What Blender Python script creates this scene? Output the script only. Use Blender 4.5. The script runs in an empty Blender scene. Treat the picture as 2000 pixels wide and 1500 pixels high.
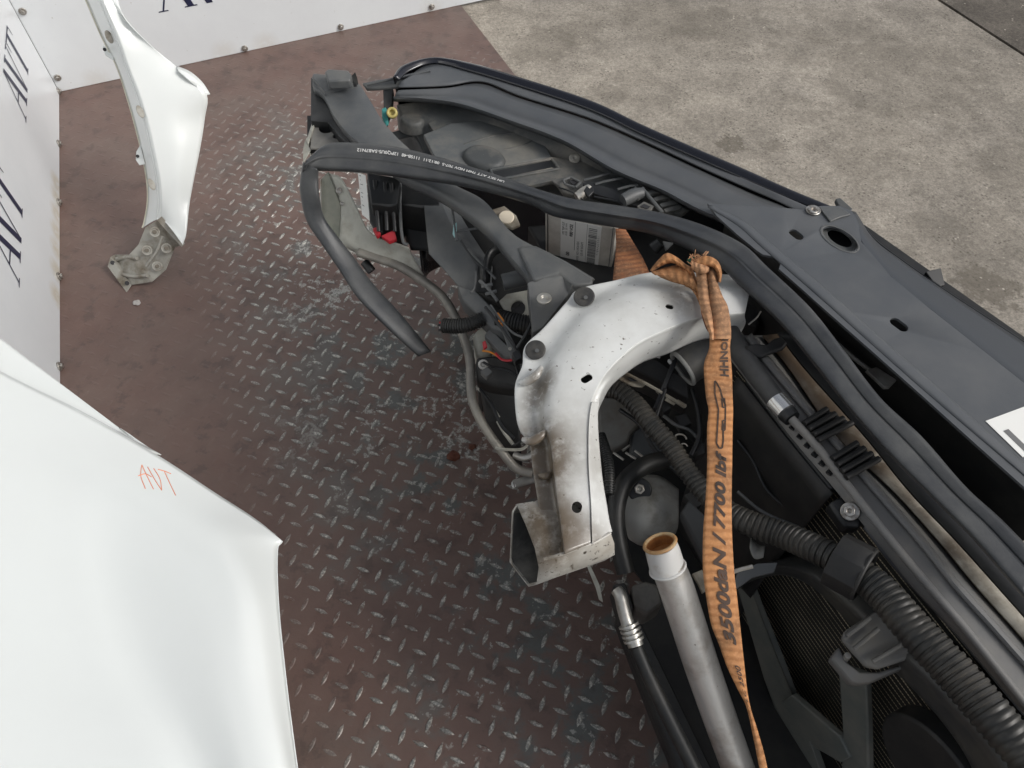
import bpy, bmesh, math, random
from mathutils import Vector, Matrix
random.seed(7)
S = bpy.context.scene
C = S.collection
# ------------------------------------------------------------------ camera, sky, sun, exposure
F = 1444.0; CAMH = 1.5; PITCH = math.radians(54)
cam = bpy.data.objects.new('camera', bpy.data.cameras.new('camera')); C.objects.link(cam)
cam.data.sensor_width = 36; cam.data.lens = F/2000*36; cam.data.clip_start = .02; cam.data.clip_end = 200
cam.location = (0, 0, CAMH); cam.rotation_euler = (math.pi/2-PITCH, 0, 0)
S.camera = cam
W = bpy.data.worlds.new('World'); S.world = W; W.use_nodes = True
wn = W.node_tree; bg = wn.nodes['Background']
sky = wn.nodes.new('ShaderNodeTexSky'); sky.sky_type = 'NISHITA'; sky.sun_disc = False
SUN_EL = math.radians(40); SUN_AZ = math.radians(108)
sky.sun_elevation = SUN_EL; sky.sun_rotation = SUN_AZ
sky.air_density = 1.0; sky.dust_density = 4.0
hs = wn.nodes.new('ShaderNodeHueSaturation'); hs.inputs['Saturation'].default_value = .38
wn.links.new(sky.outputs[0], hs.inputs['Color']); wn.links.new(hs.outputs[0], bg.inputs[0])
bg.inputs[1].default_value = .12
sl = bpy.data.lights.new('sun', 'SUN'); sun = bpy.data.objects.new('sun', sl); C.objects.link(sun)
sl.energy = 1.3; sl.angle = math.radians(18); sl.color = (1, .975, .94)
d = Vector((math.sin(SUN_AZ)*math.cos(SUN_EL), math.cos(SUN_AZ)*math.cos(SUN_EL), math.sin(SUN_EL)))
sun.rotation_euler = d.to_track_quat('Z', 'Y').to_euler(); sun.location = (3, 3, 5)
S.view_settings.view_transform = 'Standard'; S.view_settings.look = 'None'
S.view_settings.exposure = 0.1; S.view_settings.gamma = 1; S.view_settings.use_curve_mapping = False

# ------------------------------------------------------------------ survey helpers: sight line -> point at a known height or on a known plane
ct, st = math.cos(PITCH), math.sin(PITCH)
EYE = Vector((0, 0, CAMH))
def ray(u, v):
    a, b = u-1000, 750-v
    return Vector((a, F*ct+b*st, -F*st+b*ct))
def P(u, v, z=0.0):
    r = ray(u, v); return EYE + r*((CAMH-z)/-r.z)
def pt(p): return p.copy() if isinstance(p, Vector) else P(*p)
def onpl(u, v, p0, n):
    r = ray(u, v); return EYE + r*((p0-EYE).dot(n)/r.dot(n))
def pxm(p):                      # metres per photo pixel at a point
    q = p-EYE; return q.dot(Vector((0, ct, -st)))/F

# ------------------------------------------------------------------ materials
def mat(name, col, rough=.5, metal=0., col2=None, scale=12., lo=.4, hi=.65, bump=0., bscale=80., coat=0., spots=(), spec=.5, detail=6., rough2=None, speck=None):
    m = bpy.data.materials.new(name); m.use_nodes = True
    nt = m.node_tree; N = nt.nodes; L = nt.links; b = N['Principled BSDF']
    b.inputs['Roughness'].default_value = rough; b.inputs['Metallic'].default_value = metal
    b.inputs['Specular IOR Level'].default_value = spec; b.inputs['Coat Weight'].default_value = coat
    b.inputs['Coat Roughness'].default_value = .12
    tc = N.new('ShaderNodeTexCoord'); crd = tc.outputs['Object']
    def rgb(c):
        n = N.new('ShaderNodeRGB'); n.outputs[0].default_value = (*c, 1); return n.outputs[0]
    def noise(s, d=6.):
        n = N.new('ShaderNodeTexNoise'); n.inputs['Scale'].default_value = s; n.inputs['Detail'].default_value = d
        n.inputs['Roughness'].default_value = .65
        L.new(crd, n.inputs['Vector']); return n.outputs['Fac']
    def rng(src, a, c, o0=0., o1=1.):
        n = N.new('ShaderNodeMapRange'); n.inputs[1].default_value = a; n.inputs[2].default_value = c
        n.inputs[3].default_value = o0; n.inputs[4].default_value = o1; L.new(src, n.inputs[0]); return n.outputs[0]
    def mul(a, c):
        n = N.new('ShaderNodeMath'); n.operation = 'MULTIPLY'; L.new(a, n.inputs[0])
        if isinstance(c, float): n.inputs[1].default_value = c
        else: L.new(c, n.inputs[1])
        return n.outputs[0]
    def mix(f, a, c):
        n = N.new('ShaderNodeMix'); n.data_type = 'RGBA'; L.new(f, n.inputs[0]); L.new(a, n.inputs[6]); L.new(c, n.inputs[7]); return n.outputs[2]
    cur = rgb(col)
    if col2:
        f = rng(noise(scale, detail), lo, hi); cur = mix(f, cur, rgb(col2))
        if rough2 is not None: L.new(rng(f, 0, 1, rough, rough2), b.inputs['Roughness'])
    if speck:                                   # (colour, scale, lo, hi)
        cur = mix(rng(noise(speck[1], 3.), speck[2], speck[3]), cur, rgb(speck[0]))
    for sp in spots:                            # (point, radius, colour, strength) stains with a place of their own
        p, r, c, k = sp[:4]
        n = N.new('ShaderNodeVectorMath'); n.operation = 'DISTANCE'; L.new(crd, n.inputs[0]); n.inputs[1].default_value = p
        base = rng(n.outputs['Value'], r, r*.35)
        ns = rng(noise(2.4/max(r, .02), 10.), .30, .50)
        cur = mix(mul(mul(base, ns), float(k)), cur, rgb(c))
    L.new(cur, b.inputs['Base Color'])
    if bump:
        n = N.new('ShaderNodeBump'); n.inputs['Strength'].default_value = bump; n.inputs['Distance'].default_value = .002
        L.new(noise(bscale, 5.), n.inputs['Height']); L.new(n.outputs[0], b.inputs['Normal'])
    m['_k'] = 1
    return m, dict(nt=nt, N=N, L=L, b=b, crd=crd, cur=cur, noise=noise, rng=rng, mix=mix, rgb=rgb, mul=mul, tc=tc)

def simple(*a, **k): return mat(*a, **k)[0]

# ------------------------------------------------------------------ object helpers
def link(name, me, m, parent=None, smooth=True, angle=35):
    o = bpy.data.objects.new(name, me); C.objects.link(o)
    if m is not None:
        me.materials.clear(); me.materials.append(m)
    if smooth:
        for p in me.polygons: p.use_smooth = True
        me.set_sharp_from_angle(angle=math.radians(angle))
    if parent is not None:
        o.parent = parent
        q = parent; off = Vector((0, 0, 0))
        while q is not None: off += q.location; q = q.parent
        o.location = -off
    return o
def tag(o, label=None, cat=None, group=None, kind=None):
    if label: o['label'] = label
    if cat: o['category'] = cat
    if group: o['group'] = group
    if kind: o['kind'] = kind
    return o
def empty(name, loc, label, cat, group=None):
    o = bpy.data.objects.new(name, None); C.objects.link(o); o.location = loc; o.empty_display_size = .1
    return tag(o, label, cat, group)
def fin(bm, name):
    bmesh.ops.recalc_face_normals(bm, faces=bm.faces)
    me = bpy.data.meshes.new(name); bm.to_mesh(me); bm.free(); return me
def addbev(o, w, seg=2, ang=35):
    if w:
        b = o.modifiers.new('bevel', 'BEVEL'); b.width = w; b.segments = seg; b.limit_method = 'ANGLE'; b.angle_limit = math.radians(ang)
        b.harden_normals = False
def poly(name, pts, thick, m, parent=None, bev=.0015, direction=None):
    ps = [pt(p) for p in pts]
    bm = bmesh.new()
    d = Vector((0, 0, -1)) if direction is None else direction.normalized()
    top = [bm.verts.new(p) for p in ps]; bot = [bm.verts.new(p+d*thick) for p in ps]
    bm.faces.new(top); bm.faces.new(bot[::-1])
    n = len(ps)
    for i in range(n): bm.faces.new((top[i], bot[i], bot[(i+1) % n], top[(i+1) % n]))
    bmesh.ops.triangulate(bm, faces=[f for f in bm.faces if len(f.verts) > 4])
    o = link(name, fin(bm, name), m, parent); addbev(o, bev)
    return o
def cr(pts, n):                                  # catmull-rom through Vectors, n samples
    k = len(pts)
    if k < 3 or n <= k and False:
        return [pts[0].lerp(pts[-1], i/(n-1)) for i in range(n)]
    ext = [pts[0]*2-pts[1]] + list(pts) + [pts[-1]*2-pts[-2]]
    out = []
    for i in range(n):
        t = i/(n-1)*(k-1); j = min(int(t), k-2); f = t-j
        a, b, c, d = ext[j:j+4]
        out.append(.5*((2*b)+(c-a)*f+(2*a-5*b+4*c-d)*f*f+(3*b-a-3*c+d)*f*f*f))
    return out
def grid(rows, m, n, smooth_u=True, smooth_v=True):
    R = [[pt(p) for p in r] for r in rows]
    if smooth_u: R = [cr(r, n) for r in R]
    if smooth_v and len(R) > 2:
        cols = [cr([r[i] for r in R], m) for i in range(len(R[0]))]
        R = [[c[j] for c in cols] for j in range(m)]
    return R
def loft(name, rows, m=None, parent=None, thick=.002, nu=24, nv=12, su=True, sv=True, bev=0, closed=False, off=-1, angle=35, flip=False):
    R = grid(rows, nv, nu, su, sv)
    bm = bmesh.new(); uvl = bm.loops.layers.uv.new('UVMap')
    V = [[bm.verts.new(p) for p in r] for r in R]
    h = len(V); w = len(V[0])
    mid_ = R[len(R)//2]; arc_ = [0.]
    for i in range(1, w): arc_.append(arc_[-1]+(mid_[i]-mid_[i-1]).length)
    for j in range(h if closed else h-1):
        for i in range(w-1):
            jj = (j+1) % h
            q = (V[j][i], V[j][i+1], V[jj][i+1], V[jj][i])
            if flip: q = q[::-1]
            f = bm.faces.new(q)
            uv = [(arc_[i], j/(h-1)), (arc_[i+1], j/(h-1)), (arc_[i+1], (j+1)/(h-1)), (arc_[i], (j+1)/(h-1))]
            if flip: uv = uv[::-1]
            for l, c in zip(f.loops, uv): l[uvl].uv = c
    me = bpy.data.meshes.new(name); bm.to_mesh(me); bm.free()
    # make the visible side the outside: normals towards the survey point
    s = sum((EYE-p.center).dot(p.normal)*p.area for p in me.polygons)
    if s < 0: me.flip_normals()
    o = link(name, me, m, parent, angle=angle)
    if thick:
        sd = o.modifiers.new('solid', 'SOLIDIFY'); sd.thickness = thick; sd.offset = off
    addbev(o, bev)
    return o
def tube(name, path, r, m, parent=None, n=None, seg=16, rib=None, capped=True, px=False, hollow=0., squash=None, linear=False):
    """path: points; r: one radius or one per point (metres, or photo pixels if px); rib=(pitch, depth) corrugates"""
    ps = [pt(p) for p in path]
    rs = list(r) if isinstance(r, (list, tuple)) else [r]*len(ps)
    if px: rs = [a*pxm(p) for a, p in zip(rs, ps)]
    k = len(ps)
    length = sum((ps[i+1]-ps[i]).length for i in range(k-1))
    if rib: n = max(int(length/rib[0]*6), 12)
    n = n or k*6
    if linear or k == 2:
        Q = []; RR = []
        for i in range(n):
            t = i/(n-1)*(k-1); j = min(int(t), k-2); f = t-j
            Q.append(ps[j].lerp(ps[j+1], f)); RR.append(rs[j]*(1-f)+rs[j+1]*f)
    else:
        Q = cr(ps, n); RR = [v.x for v in cr([Vector((a, 0, 0)) for a in rs], n)]
    if rib:
        acc = 0
        for i in range(n):
            if i: acc += (Q[i]-Q[i-1]).length
            ph = (acc/rib[0]) % 1
            RR[i] = RR[i] - (rib[1] if ph > .55 else 0.)
    bm = bmesh.new(); rings = []
    up = Vector((0, 0, 1)); prev = None
    for i in range(n):
        t = (Q[min(i+1, n-1)]-Q[max(i-1, 0)]).normalized()
        if prev is None:
            a = t.cross(up)
            if a.length < .05: a = t.cross(Vector((1, 0, 0)))
            a.normalize()
        else:
            a = (prev - t*prev.dot(t)).normalized()
        prev = a; b = t.cross(a)
        rings.append([bm.verts.new(Q[i]+(a*math.cos(2*math.pi*s/seg)+b*math.sin(2*math.pi*s/seg))*RR[i]) for s in range(seg)])
    for i in range(n-1):
        for s in range(seg):
            bm.faces.new((rings[i][s], rings[i][(s+1) % seg], rings[i+1][(s+1) % seg], rings[i+1][s]))
    if capped and not hollow:
        bm.faces.new(rings[0]); bm.faces.new(rings[-1][::-1])
    me = fin(bm, name)
    o = link(name, me, m, parent, angle=50)
    if hollow:
        sd = o.modifiers.new('solid', 'SOLIDIFY'); sd.thickness = hollow; sd.offset = -1
    return o
def frame(n, up=Vector((0, 0, 1))):
    n = n.normalized(); a = up.cross(n)
    if a.length < .05: a = Vector((0, 1, 0)).cross(n)
    a.normalize(); return a, n.cross(a), n
def disc(name, p, n, r, h, m, parent=None, seg=24, bev=.001, ratio=1., hole=0.):
    """round head standing on p along n"""
    p = pt(p); a, b, n = frame(n)
    bm = bmesh.new()
    prof = [(r, 0), (r, h)] + ([(hole, h), (hole, h*.3)] if hole else [])
    rings = [[bm.verts.new(p+a*math.cos(2*math.pi*s/seg)*q+b*math.sin(2*math.pi*s/seg)*q*ratio+n*z) for s in range(seg)] for q, z in prof]
    for i in range(len(rings)-1):
        for s in range(seg): bm.faces.new((rings[i][s], rings[i][(s+1) % seg], rings[i+1][(s+1) % seg], rings[i+1][s]))
    bm.faces.new(rings[-1]); bm.faces.new(rings[0][::-1])
    o = link(name, fin(bm, name), m, parent); addbev(o, bev)
    return o
def box(name, p, a, b, c, m, parent=None, bev=.0015):
    """corner p and three edge vectors"""
    p = pt(p); bm = bmesh.new()
    v = [bm.verts.new(p+a*i+b*j+c*k) for k in (0, 1) for j in (0, 1) for i in (0, 1)]
    for f in ((0, 1, 3, 2), (4, 5, 7, 6), (0, 1, 5, 4), (2, 3, 7, 6), (0, 2, 6, 4), (1, 3, 7, 5)): bm.faces.new([v[i] for i in f])
    o = link(name, fin(bm, name), m, parent); addbev(o, bev); return o
def bake(o):
    dg = bpy.context.evaluated_depsgraph_get(); dg.update()
    me = bpy.data.meshes.new_from_object(o.evaluated_get(dg))
    o.modifiers.clear(); o.data = me
def cut(o, cutters):
    """drill real holes: list of (centre, axis, r1, r2, long axis dir, depth)"""
    bm = bmesh.new()
    for c, n, r1, r2, ax, dp in cutters:
        c = pt(c); n = n.normalized(); a = (ax-n*ax.dot(n)).normalized(); b = n.cross(a)
        ring = []
        for s in range(28):
            th = 2*math.pi*s/28; ca, sa = math.cos(th), math.sin(th)
            q = a*((r1-r2)*(1 if ca > 0 else -1)+r2*ca)+b*r2*sa if r1 > r2*1.02 else a*r1*ca+b*r2*sa
            ring.append(c+q)
        t = [bm.verts.new(q+n*dp) for q in ring]; u = [bm.verts.new(q-n*dp) for q in ring]
        bm.faces.new(t); bm.faces.new(u[::-1])
        for s in range(28): bm.faces.new((t[s], u[s], u[(s+1) % 28], t[(s+1) % 28]))
    me = fin(bm, 'cutter'); k = bpy.data.objects.new('cutter', me); C.objects.link(k)
    k.parent = o.parent; k.location = o.location
    md = o.modifiers.new('holes', 'BOOLEAN'); md.operation = 'DIFFERENCE'; md.object = k; md.solver = 'EXACT'
    # the holes come before bevels
    bv = [x for x in o.modifiers if x.type == 'BEVEL']
    par = [(x.width,) for x in bv]
    for x in bv: o.modifiers.remove(x)
    bake(o); bpy.data.objects.remove(k)
    for (w,) in par: addbev(o, w)
def text(s, size, bold=0., shear=0.):
    cu = bpy.data.curves.new('t', 'FONT'); cu.body = s; cu.size = size; cu.offset = bold; cu.shear = shear; cu.resolution_u = 3
    o = bpy.data.objects.new('t', cu); C.objects.link(o)
    dg = bpy.context.evaluated_depsgraph_get(); dg.update()
    me = bpy.data.meshes.new_from_object(o.evaluated_get(dg))
    bpy.data.objects.remove(o); bpy.data.curves.remove(cu)
    return me
def write(name, s, size, fn, m, parent, bold=0., shear=0.):
    """lettering as thin ink geometry mapped by fn(x, y) onto a surface"""
    me = text(s, size, bold, shear)
    for v in me.vertices: v.co = fn(v.co.x, v.co.y)
    return link(name, me, m, parent, smooth=False)

# ------------------------------------------------------------------ the palette
WHITE_BANNER = simple('banner_white', (.70, .73, .745), .28, col2=(.655, .68, .70), scale=2.5, bump=.05, bscale=9, speck=((.36, .34, .30), 60, .70, .78), spots=[(P(u_, v_, .01), .06, (.50, .46, .39), .3) for u_, v_ in ((190, 164), (440, 107), (520, 90), (845, 21))])
TANS = simple('stained_alloy_strip', (.44, .41, .34), .5, .25, col2=(.11, .085, .06), scale=14, lo=.40, hi=.62, spots=[(P(u_, v_, .664), r_, (.10, .07, .045), k_) for u_, v_, r_, k_ in ((1530, 690, .10, 1.), (1590, 770, .09, .9), (1640, 830, .06, .7), (1710, 890, .05, .8), (1800, 985, .04, .6), (1880, 1075, .04, .6))])
PALESCREW = simple('pale_screw', (.48, .46, .41), .5, .2, col2=(.3, .28, .24), scale=90)
PAINT = simple('white_body_paint', (.74, .77, .755), .24, coat=.5, col2=(.725, .75, .735), scale=3)
PRIMER = simple('dirty_cream_metal', (.42, .42, .37), .55, col2=(.2, .18, .14), scale=16, lo=.45, hi=.75)
ALU = simple('cast_aluminium', (.55, .54, .5), .42, .75, col2=(.3, .27, .22), scale=25, lo=.42, hi=.7)
PIPE = simple('dull_aluminium_pipe', (.66, .65, .62), .36, .65, col2=(.26, .20, .145), scale=11, lo=.52, hi=.80, bump=.3, bscale=90, speck=((.14, .11, .08), 120, .70, .76))
STEEL = simple('zinc_screw', (.5, .49, .46), .4, .8, col2=(.22, .19, .16), scale=120)
GREYPL = simple('grey_dusty_plastic', (.070, .076, .081), .40, rough2=.6, col2=(.15, .15, .14), scale=9, lo=.38, hi=.75, bump=.2, bscale=500)
PANELPL = simple('slam_panel_plastic', (.078, .085, .093), .33, rough2=.50, col2=(.115, .119, .122), scale=7, lo=.35, hi=.7, bump=.12, bscale=700)
DUSTPL = simple('headlamp_back_plastic', (.060, .065, .066), .55, col2=(.24, .22, .185), scale=9, lo=.46, hi=.78, bump=.2, bscale=260)
BLACKPL = simple('black_plastic', (.010, .011, .012), .40, col2=(.026, .027, .027), scale=18, lo=.42, hi=.75)
DULLBLACK = simple('dull_black_plastic', (.011, .0115, .012), .55, col2=(.034, .032, .028), scale=16, lo=.42, hi=.78)
GLOSSBLK = simple('gloss_black_lacquer', (.008, .009, .014), .16, coat=.4)
RUBBER = simple('black_rubber', (.034, .037, .041), .42, rough2=.6, col2=(.085, .087, .085), scale=14, lo=.4, hi=.8, bump=.15, bscale=400)
HOSE = simple('corrugated_loom', (.015, .016, .0155), .46, col2=(.060, .054, .044), scale=16, lo=.4, hi=.72)
HOSED = simple('black_hose', (.011, .012, .012), .48, col2=(.042, .039, .034), scale=20, lo=.45, hi=.8)
TANK = simple('radiator_tank', (.15, .15, .148), .5, col2=(.24, .225, .20), scale=12, lo=.42, hi=.8, bump=.1, bscale=300)
TAN = simple('dusty_alloy_strip', (.46, .43, .35), .5, .2, col2=(.13, .10, .07), scale=12, lo=.40, hi=.62)
GREYMET = simple('grey_stained_metal', (.26, .26, .245), .5, col2=(.09, .08, .07), scale=11, lo=.42, hi=.72)
SILVERBOX = simple('brushed_module_case', (.66, .63, .57), .45, .1, col2=(.56, .53, .47), scale=40)
LABEL = simple('paper_label', (.86, .86, .82), .5)
INK_HOLE = simple('black_ink_and_hole_dark', (.02, .02, .022), .6)  # print black; also the darkness put into and behind holes
GREYINK = simple('grey_ink', (.16, .16, .16), .6)
NAVY = simple('navy_print', (.016, .02, .055), .4)
WHITEINK = simple('white_print', (.62, .62, .6), .6)
REDPL = simple('red_plastic', (.45, .02, .03), .4)
YELLOW = simple('yellow_plastic', (.5, .42, .15), .45)
TEAL = simple('teal_wire', (.08, .38, .36), .45)
ORANGE_W = simple('orange_wire', (.7, .25, .03), .45)
MARKER = simple('orange_marker', (.75, .28, .16), .6)
RUSTY = simple('rusty_inside', (.45, .2, .06), .7, col2=(.25, .1, .035), scale=60)
WHITEPL = simple('white_collar', (.66, .66, .64), .35, col2=(.5, .46, .4), scale=40, lo=.55, hi=.75)
LIDCREAM = simple('cream_cap', (.72, .64, .5), .45)

# ================================================================== THE SETTING
C0 = P(116, 180); B0 = P(900, 10); L0 = P(118, 750)
e1 = (B0-C0).normalized(); e2 = Vector((-e1.y, e1.x, 0)); lw = (C0-L0).normalized()
ez = Vector((0, 0, 1))
# concrete ground: two slabs with an open joint between them
J0 = P(1830, 0, -.012); J1 = P(2000, 110, -.012); jd = (J1-J0).normalized(); jn = Vector((-jd.y, jd.x, 0))
if jn.x < 0: jn = -jn
def concrete(name, c1, c2, spots):
    m, k = mat(name, c1, .85, col2=c2, scale=2.6, lo=.36, hi=.66, bump=.7, bscale=170, spec=.25, detail=12.)
    N, L = k['N'], k['L']
    fine = k['mul'](k['mul'](k['mul'](k['rng'](k['noise'](210., 3.), .32, .68, .74, 1.24), k['rng'](k['noise'](70., 12.),   .34, .66, .80, 1.18)), k['rng'](k['noise'](1.3, 8.), .36, .64, .80, 1.16)), k['rng'](k['noise'](8., 12.), .36, .64, .80, 1.18))
    vm = N.new('ShaderNodeVectorMath'); vm.operation = 'SCALE'; L.new(k['cur'], vm.inputs[0]); L.new(fine, vm.inputs['Scale'])
    stained = vm.outputs[0]
    for p, r, cc, kk_ in spots:
        n = N.new('ShaderNodeVectorMath'); n.operation = 'DISTANCE'; L.new(k['crd'], n.inputs[0]); n.inputs[1].default_value = p
        wob = N.new('ShaderNodeMath'); wob.operation = 'ADD'; L.new(n.outputs['Value'], wob.inputs[0]); L.new(k['rng'](k['noise'](2.2/r, 8.), .3, .7, -r*.55, r*.55), wob.inputs[1])
        f = k['rng'](wob.outputs[0], r, r*.72)
        stained = k['mix'](k['mul'](f, float(kk_)), stained, k['rgb'](cc))
    v = N.new('ShaderNodeTexVoronoi'); v.inputs['Scale'].default_value = 75; L.new(k['crd'], v.inputs['Vector'])
    pit = k['mul'](k['rng'](v.outputs['Distance'], .34, .14), k['rng'](k['noise'](14., 3.), .46, .58))
    c = k['mix'](k['mul'](pit, .75), stained, k['rgb']((.10, .088, .072)))
    v2 = N.new('ShaderNodeTexVoronoi'); v2.inputs['Scale'].default_value = 48; L.new(k['crd'], v2.inputs['Vector'])
    chip = k['mul'](k['rng'](v2.outputs['Distance'], .22, .1), k['rng'](k['noise'](13., 2.), .55, .66))
    c = k['mix'](chip, c, k['rgb']((.52, .47, .40)))
    w = N.new('ShaderNodeTexNoise'); w.inputs['Scale'].default_value = 3.; w.inputs['Distortion'].default_value = 2.2; w.inputs['Detail'].default_value = 10
    L.new(k['crd'], w.inputs['Vector'])
    vein = k['rng'](w.outputs['Fac'], .485, .50); vein2 = k['rng'](w.outputs['Fac'], .515, .50)
    c = k['mix'](k['mul'](k['mul'](vein, vein2), .10), c, k['rgb']((.46, .41, .34)))
    L.new(c, k['b'].inputs['Base Color'])
    return m
cs = []
for u, v, r, s in ((1428, 281, .05, .95), (1512, 286, .045, .6), (1760, 150, .32, .4), (1300, 30, .25, .35), (1060, 90, .14, .45), (1900, 480, .2, .3), (1650, 60, .2, .3), (1930, 562, .09, .95), (1700, 330, .12, .3), (1560, 210, .1, .25), (1400, 55, .2, .35), (1130, 60, .12, .4), (1700, 260, .2, .3), (1560, 90, .16, .3), (1980, 330, .16, .35), (1190, 180, .08, .35)):
    cs.append((P(u, v, -.012), r, (.125, .110, .088), s*.7))
CONC = concrete('concrete', (.375, .338, .285), (.265, .24, .205), cs)
CONC2 = concrete('dark_concrete', (.175, .155, .13), (.13, .115, .098), [])
def sheet(name, pts, m, thick=.1):
    o = poly(name, pts, thick, m, None, 0); tag(o, kind='structure'); return o
g = Vector((0, 0, -.012))
sheet('ground', [J0-jd*12+g-Vector((0, 0, J0.z)), J0+jd*14+g-Vector((0, 0, J0.z)), J0+jd*14-jn*22+g-Vector((0, 0, J0.z)), J0-jd*12-jn*22+g-Vector((0, 0, J0.z))], CONC)
sheet('pavement', [J0-jd*12+jn*.016+g-Vector((0, 0, J0.z)), J0+jd*14+jn*.016+g-Vector((0, 0, J0.z)), J0+jd*14+jn*14+g-Vector((0, 0, J0.z)), J0-jd*12+jn*14+g-Vector((0, 0, J0.z))], CONC2)

# chequer plate: one steel sheet with every raised tread as geometry
def plate():
    bm = bmesh.new(); col = bm.verts.layers.float.new('tread')
    A = C0-e1*.9+e2*.12; Bq = B0+e2*.12+e1*0
    D = B0-e2*4.3; E = C0-e1*.9-e2*4.3
    base = [bm.verts.new(p) for p in (A, Bq, D, E)]; low = [bm.verts.new(p-ez*.008) for p in (A, Bq, D, E)]
    bm.faces.new(base)
    for i in range(4): bm.faces.new((base[i], low[i], low[(i+1) % 4], base[(i+1) % 4]))
    o0 = P(560+1085*.15, 1100+370*.15); pitch = .0527
    rnd = random.Random(3)
    def ss(x, a, b):
        t = min(max((x-a)/(b-a), 0), 1); return t*t*(3-2*t)
    def tread(c, dr):
        q_ = c-C0; wear_ = ss(q_.dot(e1), .22, .52)*ss(-q_.dot(e2), .15, 1.1)
        a = dr; b = Vector((-dr.y, dr.x, 0)); Lh, Wh, hgt = .0172, .0052, .0004+.0022*wear_
        n = 5
        edge = []
        top = []
        for k in range(n+1):
            t = -1+2*k/n; w = Wh*(1-t*t)
            edge.append((t*Lh, w)); 
            if 0 < k < n: top.append((t*Lh*.82, w*.5))
        lo = [bm.verts.new(c+a*x+b*w) for x, w in edge] + [bm.verts.new(c+a*x-b*w) for x, w in edge[-2:0:-1]]
        hi = [bm.verts.new(c+a*x+b*w+ez*hgt) for x, w in top] + [bm.verts.new(c+a*x-b*w+ez*hgt) for x, w in top[::-1]]
        for v in hi: v[col] = 1.
        for v in lo: v[col] = .5; v.co.z -= .0004
        m = len(top)
        # sides
        up, dn = lo[1:n], lo[n+1:]
        hu, hd = hi[:m], hi[m:]
        for s, h in ((up, hu), (dn, hd)):
            for i in range(len(s)-1): bm.faces.new((s[i], s[i+1], h[i+1], h[i]))
        bm.faces.new((lo[0], up[0], hu[0])); bm.faces.new((lo[0], hu[0], hd[-1])); bm.faces.new((lo[0], hd[-1], dn[-1]))
        bm.faces.new((lo[n], dn[0], hd[0])); bm.faces.new((lo[n], hd[0], hu[-1])); bm.faces.new((lo[n], hu[-1], up[-1]))
        bm.faces.new(hi)
    d1 = (e1+e2).normalized(); d2 = (e1-e2).normalized()
    for i in range(-34, 60):
        for j in range(-40, 50):
            for off, dr in ((0, d2), (.5, d1)):
                c = o0+e1*((i+off)*pitch+(off*.0))+e2*((j+off)*pitch)
                q = c-C0
                if q.dot(e1) < -.1 or q.dot(e2) > -.02 or q.dot(e2) < -2.75: continue
                if (c-B0).dot(e1) > -.03 or q.dot(e1) > 2.2: continue
                tread(c+Vector((rnd.uniform(-.0008, .0008), rnd.uniform(-.0008, .0008), 0)), dr)
    return fin(bm, 'floor')
PLATE, k = mat('painted_chequer_plate', (.125, .083, .074), .50, spec=.5, bump=.25, bscale=120)
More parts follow.
